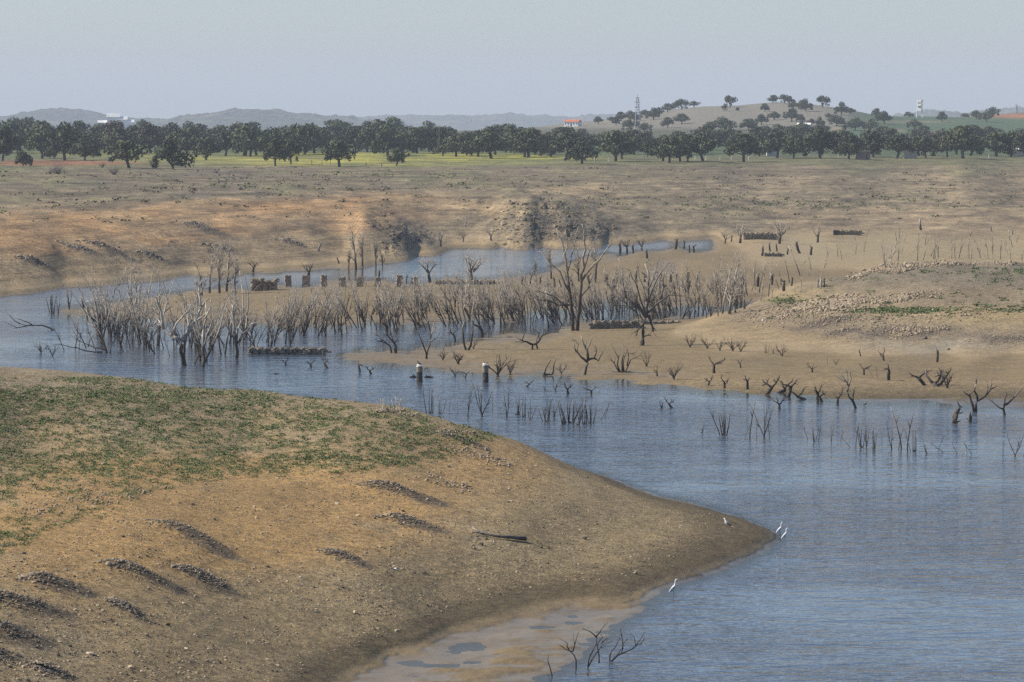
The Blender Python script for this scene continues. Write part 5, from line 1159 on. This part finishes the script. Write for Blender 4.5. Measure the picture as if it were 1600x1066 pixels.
# ------------------------------------------------------------------ stones
def heights(P):   # real ground height under many points
    return height(P[:, 0], P[:, 1])
def stones_mesh(name, P, size, mat, seed, flat=.55, label=None, cat=None, kind='stuff'):
    r = np.random.RandomState(seed); n = len(P)
    ico = []
    t = (1 + 5 ** .5) / 2
    iv = np.array([(-1, t, 0), (1, t, 0), (-1, -t, 0), (1, -t, 0), (0, -1, t), (0, 1, t), (0, -1, -t), (0, 1, -t), (t, 0, -1), (t, 0, 1), (-t, 0, -1), (-t, 0, 1)]) / 1.9
    fi = np.array([(0, 11, 5), (0, 5, 1), (0, 1, 7), (0, 7, 10), (0, 10, 11), (1, 5, 9), (5, 11, 4), (11, 10, 2), (10, 7, 6), (7, 1, 8), (3, 9, 4), (3, 4, 2), (3, 2, 6), (3, 6, 8), (3, 8, 9), (4, 9, 5), (2, 4, 11), (6, 2, 10), (8, 6, 7), (9, 8, 1)])
    V = iv[None] * r.uniform(.6, 1.25, (n, 12, 1)); sc = np.stack([r.uniform(.7, 1.3, n), r.uniform(.7, 1.3, n), r.uniform(.4, 1.0, n) * flat * 1.6], -1) * (size[:, None] * .5)
    V = V * sc[:, None, :]; a = r.uniform(0, 6.28, n); ca, sa = np.cos(a)[:, None], np.sin(a)[:, None]
    V = np.stack([V[..., 0] * ca - V[..., 1] * sa, V[..., 0] * sa + V[..., 1] * ca, V[..., 2]], -1) + P[:, None, :]
    Fq = (fi[None] + (np.arange(n) * 12)[:, None, None]).reshape(-1, 3)
    o = quick_mesh(name, V.reshape(-1, 3), Fq, mat, False); tag(o, label, cat, kind=kind); return o
def sample_px(n, x0, x1, y0, y1, seed, fn=None):
    """random visible ground spots in a picture region, thinned by fn(px,py)"""
    r = np.random.RandomState(seed); px = r.uniform(x0, x1, n); py = r.uniform(y0, y1, n)
    if fn is not None:
        k = r.uniform(0, 1, n) < fn(px, py); px, py = px[k], py[k]
    P = np.array([tuple(ground_at(a, b)) for a, b in zip(px, py)]); return px, py, P
GRV = simple('gravel_tan', (.30, .22, .135), (.46, .37, .25), 1.3); GRD = simple('gravel_dark', (.05, .04, .03), (.14, .11, .08), 1.3)
def foreground_stones():
    r = np.random.RandomState(5)
    ok = lambda a, b: np.ones_like(a)
    px, py, P = sample_px(30000, -20, 1200, 600, 1066, 51, lambda a, b: np.clip(.25 + .9 * fbm(a / 70, b / 30, 3, 71) + .15, .05, 1))
    k = (P[:, 2] > .55) & (P[:, 1] < 350); P = P[k]; P[:, 2] += .01
    s = np.exp(r.normal(-2.6, .45, len(P))); h = len(P) * 6 // 10
    stones_mesh('gravel', P[:h], s[:h], GRV, 1); stones_mesh('gravel', P[h:], s[h:] * .95, GRD, 2)
    # ridges of dark stony debris, each a heap of its own
    for i, (rg, w) in enumerate(zip(RIDGES, RW)):
        ax, ay, bx, by, hw, hh = w; big = i >= 13; D_far = i >= 18; n = 460 if i < 13 else 260
        t = r.beta(1.1, 2.4, n) * 1.1 - .12; off = r.normal(0, hw * .62, n); L = math.hypot(bx - ax, by - ay); nx, ny = (by - ay) / L, -(bx - ax) / L
        P = np.column_stack([ax + (bx - ax) * t + nx * off, ay + (by - ay) * t + ny * off, np.zeros(n)]); P[:, 2] = heights(P) + .03
        s = np.exp(r.normal(-2.45 if not big else -2.1 if not D_far else -1.2, .4, n)) * (1.15 - .5 * np.clip(t, 0, 1))
        o = stones_mesh('rubble', P, s, DARKST, 100 + i)
        o.data.materials.append(STONEP); q = r.uniform(0, 1, n) < .7 * (1 - smooth(-.05, .4, t)) + .06
        o.data.polygons.foreach_set('material_index', np.repeat(q.astype(np.int32), 20))
foreground_stones()
def rubble(name, spots, n, sz, mat, seed, label, cat='rubble'):
    r = np.random.RandomState(seed); xs, ys = [], []
    for (x0, y0, x1, y1, th) in spots:
        k = n // len(spots); t = r.uniform(0, 1, k); xs.append(x0 + (x1 - x0) * t + r.normal(0, th, k)); ys.append(y0 + (y1 - y0) * t + r.normal(0, th * .45, k))
    px = np.concatenate(xs); py = np.concatenate(ys); P = np.array([tuple(ground_at(a, b)) for a, b in zip(px, py)]); P[:, 2] += .08
    o = stones_mesh(name, P, np.exp(r.normal(math.log(sz), .38, len(P))), mat, seed, flat=.7, kind='stuff'); return o
rubble('rubble', [(1212,497,1275,472,7),(1240,485,1330,476,10),(1280,475,1340,466,7),(1300,482,1345,470,10)], 1500, .27, STONEP, 11, '')
rubble('rubble', [(1355,470,1470,461,6),(1365,474,1420,464,7)], 600, .24, STONEP, 12, '')
rubble('rubble', [(1326,436,1386,416,4),(1385,417,1480,412,5),(1385,424,1420,418,6),(1480,413,1585,412,3)], 1300, .26, STONEP, 13, '')
rubble('rubble', [(1388,520,1440,512,5),(1400,528,1480,511,4)], 350, .2, STONEP, 14, '')
rubble('rubble', [(1150,492,1400,500,14),(1180,505,1560,490,16)], 500, .22, STONEP, 15, '')
rubble('rubble', [(620,645,662,652,4),(590,644,640,641,2),(690,672,745,680,4),(300,606,345,606,2),(745,712,800,730,5)], 320, .13, STONEP, 16, '')
rubble('rubble', [(665,745,735,770,8),(700,700,780,720,10),(40,800,240,770,14)], 420, .11, STONEP, 17, '')
# rock on the spur, the knoll and the left bank
def rocks():
    px, py, P = sample_px(14000, 0, 1030, 290, 440, 61, lambda a, b: np.clip(rockmask(a, b) - .12, 0, 1) * np.where(a < 400, .5, 1))
    r = np.random.RandomState(3); k = (P[:, 2] > .3) & (P[:, 1] > 540); P = P[k]; P[:, 2] += .12
    s = np.exp(r.normal(-1.1, .55, len(P))); q = r.uniform(0, 1, len(P)) < .84
    stones_mesh('rocks', P[q], s[q], DARKST, 21); stones_mesh('rocks', P[~q], s[~q] * .8, STONEP, 22)
    px, py, P = sample_px(1800, 0, 1600, 290, 440, 63, lambda a, b: np.clip(.25 + fbm(a / 60, b / 12, 3, 88), 0, 1))
    k = (P[:, 2] > 1.0) & (P[:, 1] > 540); P = P[k]; s = np.exp(r.normal(-1.35, .4, len(P))); q = r.uniform(0, 1, len(P)) < .5
    stones_mesh('rocks', P[q], s[q], DARKST, 23); stones_mesh('rocks', P[~q], s[~q], STONEP, 24)
rocks()
# single stones one can point at
SG = random.Random(8)
for x, y, w_, mat, lab in ((752,852,9,DARKST,'dark stone just below the left end of the driftwood branch'),(741,858,8,STONEP,'pale and dark stone below the left end of the driftwood'),(846,856,7,DARKST,'small dark stone below right of the driftwood branch'),(857,857,6,DARKST,'smaller dark stone right next to the one below the driftwood'),
    (914,843,9,DARKST,'dark boulder alone in the middle of the near point'),(208,1021,9,STONEP,'pale yellowish stone at the bottom left'),(182,977,8,STONEP,'pale squarish stone between the lower left heaps'),(232,920,7,STONEP,'pale stone above the lower left heaps'),(663,896,8,DARKST,'small black stone low on the centre slope'),(993,897,10,STONEP,'flat pale stone near the heron on the shore'),
    (618,890,7,DROP,'white stone at the tail of the small central heap'),(1446,530,9,DARKST,'dark block on the far hill foot at the right'),(1482,547,6,DARKST,'dark lone block at the foot of the far stony hill'),(1192,502,7,DROP,'white stone on the left flank of the far stony hill'),(1318,265,0,None,'')):
    if not w_: continue
    p = ground_at(x, y); s = px_scale(p); B = MB(); B.stone((0, 0, w_ * s * .18), (w_ * s, w_ * s * .9, w_ * s * .62), SG.uniform(0, 3), SG); B.v = [(a + p.x, b + p.y, c + p.z) for a, b, c in B.v]
    tag(B.build('boulder', mat), lab, 'stone')

# ------------------------------------------------------------------ ground cover
def leaf_mat(name, a, b_):
    return simple(name, a, b_, 1.1, rough=.8)
GRN = leaf_mat('low_green_weed', (.062, .105, .028), (.13, .175, .055)); GRN2 = leaf_mat('dry_green_weed', (.085, .115, .04), (.17, .18, .075))
def cover(name, P, R, Hh, mat, seed, k=9):
    """low leafy rosettes: k small tilted leaves per plant"""
    r = np.random.RandomState(seed); n = len(P); a = r.uniform(0, 6.28, (n, k)); d = np.sqrt(r.uniform(0, 1, (n, k))) * R[:, None]
    c = P[:, None, :] + np.stack([np.cos(a) * d * 1.25, np.sin(a) * d, r.uniform(.15, 1, (n, k)) * Hh[:, None]], -1)
    q = R[:, None] * r.uniform(.22, .42, (n, k)); t = r.uniform(0, 6.28, (n, k)); ct, st = np.cos(t) * q, np.sin(t) * q; tl = r.uniform(-.7, .7, (n, k)) * q; tm = r.uniform(-.7, .7, (n, k)) * q
    A = np.stack([ct, st, tl], -1); B = np.stack([-st * .7, ct * .7, tm], -1)
    V = np.stack([c - A, c + B, c + A, c - B], 2).reshape(-1, 3); Q = np.arange(len(V)).reshape(-1, 4)
    o = quick_mesh(name, V, Q, mat, False); tag(o, kind='stuff'); return o
def foreground_cover():
    bx = [-40, 0, 60, 120, 200, 235, 300, 400, 560, 640, 700, 730, 760]; by = [885, 865, 842, 824, 800, 772, 755, 744, 738, 728, 716, 700, 686]
    def dens(a, b):
        lim = np.interp(a, bx, by) + fbm(a / 22, b / 10, 3, 81) * 12
        d = np.clip(.50 + .7 * fbm(a / 50, b / 11, 3, 82) + 1.1 * fbm(a / 13, b / 4, 3, 84), 0, 1) * smooth(lim + 2, lim - 8, b)
        band = .55 * blob(a, b, 180, 618, 260, 12, 2) + .5 * np.exp(-((b - (lim - 12)) / 9) ** 2) * smooth(60, 260, a) * (.5 + fbm(a / 30, b / 8, 3, 83))
        bare = blob(a, b, 90, 800, 170, 30, 2) * .5 + blob(a, b, 60, 600, 60, 5) * .6
        return np.clip(d + band - bare, 0, 1)
    px, py, P = sample_px(68000, -30, 790, 590, 885, 71, dens); k = (P[:, 1] < 350) & (P[:, 2] > 1.2); P = P[k]
    r = np.random.RandomState(4); R = r.uniform(.07, .24, len(P)) * .85 * (P[:, 1] / 270); Hh = r.uniform(.04, .13, len(P)); h = int(len(P) * .6)
    cover('ground_cover', P[:h], R[:h], Hh[:h], GRN, 31, 8); cover('ground_cover', P[h:], R[h:], Hh[h:], GRN2, 32, 8)
    # right hill
    px, py, P = sample_px(9000, 1190, 1610, 412, 500, 72, lambda a, b: np.clip(1.5 * blob(a, b, 1400, 486, 75, 4.5, 3) + 1.2 * blob(a, b, 1232, 471, 26, 6, 3) * (fbm(a / 8, b / 4, 2, 5) > -.2) + .7 * blob(a, b, 1570, 482, 70, 6) * (fbm(a / 12, b / 3, 3, 6) > 0) + .8 * blob(a, b, 1580, 425, 50, 5) * (fbm(a / 12, b / 4, 3, 9) > -.1) + .25 * (fbm(a / 14, b / 4, 3, 8) > .28), 0, 1))
    k = (P[:, 2] > 1.5) & (P[:, 1] < 560); P = P[k]; cover('ground_cover', P, r.uniform(.2, .42, len(P)), r.uniform(.05, .2, len(P)), GRN, 33, 8)
    # tufts on the far banks
    px, py, P = sample_px(9000, 0, 1640, 268, 350, 73, lambda a, b: np.clip((.9 * blob(a, b, 1100, 322, 190, 13, 3) + .7 * blob(a, b, 1400, 318, 200, 10, 3) + .5 * blob(a, b, 320, 292, 70, 6) + .35 * blob(a, b, 560, 285, 300, 14, 4) + .10) * np.clip(.3 + 1.3 * fbm(a / 26, b / 5, 3, 7), 0, 1), 0, 1))
    k = (P[:, 1] > 640) & (P[:, 2] > 2); P = P[k]; cover('ground_cover', P, r.uniform(.35, .95, len(P)), r.uniform(.15, .6, len(P)), GRN2, 34, 8)
    px, py, P = sample_px(3600, -20, 1620, 262, 345, 74, lambda a, b: np.clip(.15 + 1.0 * fbm(a / 60, b / 6, 3, 17), 0, 1) * smooth(345, 300, b)); k = (P[:, 1] > 640) & (P[:, 2] > 4); P = P[k]
    cover('dry_grass', P, r.uniform(.4, 1.0, len(P)), r.uniform(.2, .7, len(P)), simple('dry_brush', (.115, .092, .062), (.19, .155, .11), .4), 35, 9)
foreground_cover()

# ------------------------------------------------------------------ birds
HGREY = simple('heron_grey', (.30, .31, .33), (.44, .45, .47), 9); HWHITE = simple('white_feather', (.68, .68, .67), rough=.8); HDARK = simple('dark_feather', (.03, .03, .035), rough=.7); BILL = simple('yellow_bill', (.50, .32, .10), rough=.5); LEGM = simple('bird_leg', (.10, .085, .06), rough=.6)
def loft(B, path, n=10):
    """path of (x, z, ry, rz) -> one continuous body surface along x/z plane"""
    base = len(B.v)
    for i, (x, z, ry, rz) in enumerate(path):
        x0, z0 = path[max(0, i - 1)][:2]; x1, z1 = path[min(len(path) - 1, i + 1)][:2]; d = Vector((x1 - x0, 0, z1 - z0)).normalized(); up = Vector((-d.z, 0, d.x))
        for k in range(n):
            t = 2 * math.pi * k / n; v = Vector((x, 0, z)) + up * math.cos(t) * rz + Vector((0, 1, 0)) * math.sin(t) * ry; B.v.append(tuple(v))
    for i in range(len(path) - 1):
        for k in range(n): q = base + i * n; B.f.append((q + k, q + (k + 1) % n, q + n + (k + 1) % n, q + n + k))
    B.f.append(tuple(base + k for k in range(n))[::-1]); e = base + (len(path) - 1) * n; B.f.append(tuple(e + k for k in range(n)))
def heron(px, py, hpx, label, grey=HGREY, water=True):
    p = P3(px, py, 0); s = px_scale(p); k = hpx * s / .95; o = empty('heron', p); o.scale = (k, k, k); tag(o, label, 'heron')
    B = MB(); loft(B, [(-.27, .17, .015, .01), (-.22, .23, .05, .035), (-.14, .32, .09, .075), (-.05, .42, .105, .10), (.03, .52, .09, .09), (.07, .60, .055, .06), (.075, .67, .040, .044), (.08, .74, .036, .038), (.085, .82, .036, .038), (.10, .88, .040, .040), (.145, .925, .046, .044), (.20, .925, .032, .030), (.235, .92, .016, .014)]); body = B.build('body', HWHITE, o, True)
    for sy in (-1, 1):
        W_ = MB(); loft(W_, [(-.31, .14, .012, .01), (-.24, .23, .03, .05), (-.13, .34, .035, .085), (-.02, .46, .03, .075), (.03, .53, .012, .03)], 8); W_.v = [(x, y + sy * .075, z) for x, y, z in W_.v]; W_.build('wing', grey, o, True)
        L = MB(); L.tube([Vector((-.05, sy * .05, .36)), Vector((-.01, sy * .05, .18)), Vector((-.02, sy * .05, -.12))], [.024, .014, .013], 6)
        for a in (-.5, 0, .5): L.tube([Vector((-.02, sy * .045, -.11)), Vector((.06, sy * .045 + a * .1, -.13))], [.008, .004], 4)
        L.build('leg', LEGM, o)
    T = MB(); T.tube([Vector((.22, 0, .922)), Vector((.30, 0, .912)), Vector((.38, 0, .90))], [.020, .014, .004], 6); T.build('bill', BILL, o)
    C_ = MB(); C_.tube([Vector((.20, .02, .94)), Vector((.15, .02, .945)), Vector((.07, .0, .93))], [.012, .010, .003], 5); C_.build('crest', HDARK, o)
heron(1053, 930, 25, 'grey heron wading upright in the water below the shore point')
heron(1219, 836, 20, 'pale heron standing at the very tip of the land, the left of two', simple('pale_heron_wing', (.52, .52, .52), (.62, .62, .61), 9))
heron(1227, 845, 20, 'pale heron wading just off the tip, the right of two', simple('pale_heron_wing_b', (.50, .50, .50), (.60, .60, .60), 9))
def small_bird(name, p, L, label, cat, body, wing, head=None, upright=.35, rz=0, swim=False, scale_up=1):
    o = empty(name, p, rz); o.scale = (L, L, L); tag(o, label, cat); u = upright
    B = MB(); loft(B, [(-.42, .12, .03, .01), (-.28, .18, .08, .05), (-.08, .28, .15, .13), (.12, .38 + u * .3, .15, .13), (.24, .50 + u * .5, .08, .08), (.30, .58 + u * .6, .075, .075), (.37, .62 + u * .6, .07, .065), (.43, .61 + u * .6, .03, .03)]); B.build('body', body, o, True)
    for sy in (-1, 1):
        W_ = MB(); loft(W_, [(-.55, .12, .01, .01), (-.35, .2, .03, .05), (-.1, .32, .04, .10), (.12, .42 + u * .2, .02, .05)], 8); W_.v = [(x, y + sy * .12, z) for x, y, z in W_.v]; W_.build('wing', wing, o, True)
        if not swim: G_ = MB(); G_.tube([Vector((.0, sy * .06, .22)), Vector((.02, sy * .06, -.02)), Vector((.1, sy * .07, -.03))], [.02, .014, .01], 5); G_.build('leg', LEGM, o)
    T = MB(); T.tube([Vector((.41, 0, .61 + u * .6)), Vector((.55, 0, .59 + u * .6))], [.025, .006], 5); T.build('bill', BILL, o)
g = ground_at(1136, 823); small_bird('gull', g, .52, 'white gull with dark wing standing on the point of land', 'gull', HWHITE, HDARK, upright=.5, rz=2.6)
small_bird('cormorant', Vector((PIL[0].x - .05, PIL[0].y, PIL[1])), .50, 'small dark bird perched on the left round pillar', 'cormorant', HDARK, HDARK, upright=.3, rz=2.9)
p = P3(1490, 661, 0); s_ = px_scale(p); small_bird('cormorant', p + Vector((9 * s_, 0, 23 * s_)), .5, 'dark bird perched on top of the thick leaning stump', 'cormorant', HDARK, HDARK, upright=.7, rz=2.7)
for i, (x, y, L, lab) in enumerate(((136, 474, .55, 'left one of two white waterbirds resting by the mudflat tip'), (142, 473, .6, 'right one of two white waterbirds resting by the mudflat tip'))):
    small_bird('gull', P3(x, y, 0), L, lab, 'gull', HWHITE, HWHITE, upright=.1, swim=True, rz=i * .4)
small_bird('duck', P3(1352, 634, 0), .4, 'small dark duck floating off the right mudflat shore', 'duck', HDARK, LEGM, upright=.0, swim=True)
# cormorants up in the tall left trees are the dark blobs on the bare tops
for x, y, D_, lab in ((316, 385, 560, 'dark bird in the highest bare treetop over the left thicket'), (319, 412, 560, 'dark bird in a lower branch under the treetop bird')):
    small_bird('cormorant', Vector(((x - CXP) / F * D_, D_, H - (y - YH) * D_ / F)), .5, lab, 'cormorant', HDARK, HDARK, upright=.8, rz=1.2)
def flying(px, py, alt, span, label):
    D_ = D_of(py, alt); o = empty('duck', ((px - CXP) / F * D_, D_, alt), -.1); o.scale = (span, span, span); tag(o, label, 'duck')
    B = MB(); loft(B, [(-.30, .0, .02, .01), (-.18, .0, .05, .04), (0, 0, .08, .07), (.14, .01, .06, .05), (.26, .03, .03, .03), (.33, .045, .035, .03), (.40, .04, .02, .012)]); B.build('body', LEGM, o, True)
    for sy in (-1, 1):
        W_ = MB(); pts = [(0, .05, .03, .13), (-.02, .22, .12, .12), (-.05, .38, .08, .09), (-.12, .52, -.02, .03)]
        for x, y, z, c in pts: W_.v += [(x + c, sy * y, z), (x - c, sy * y, z), (x - c, sy * y, z + .012), (x + c, sy * y, z + .02)]
        for i in range(3):
            for k in range(4): W_.f.append((i * 4 + k, i * 4 + (k + 1) % 4, i * 4 + 4 + (k + 1) % 4, i * 4 + 4 + k))
        W_.f.append((12, 13, 14, 15)); W_.build('wing', HDARK, o)
    o.rotation_euler = (0, 0, .9)
flying(431, 585, .35, .8, 'dark duck flying low over the calm water below the stone platform')
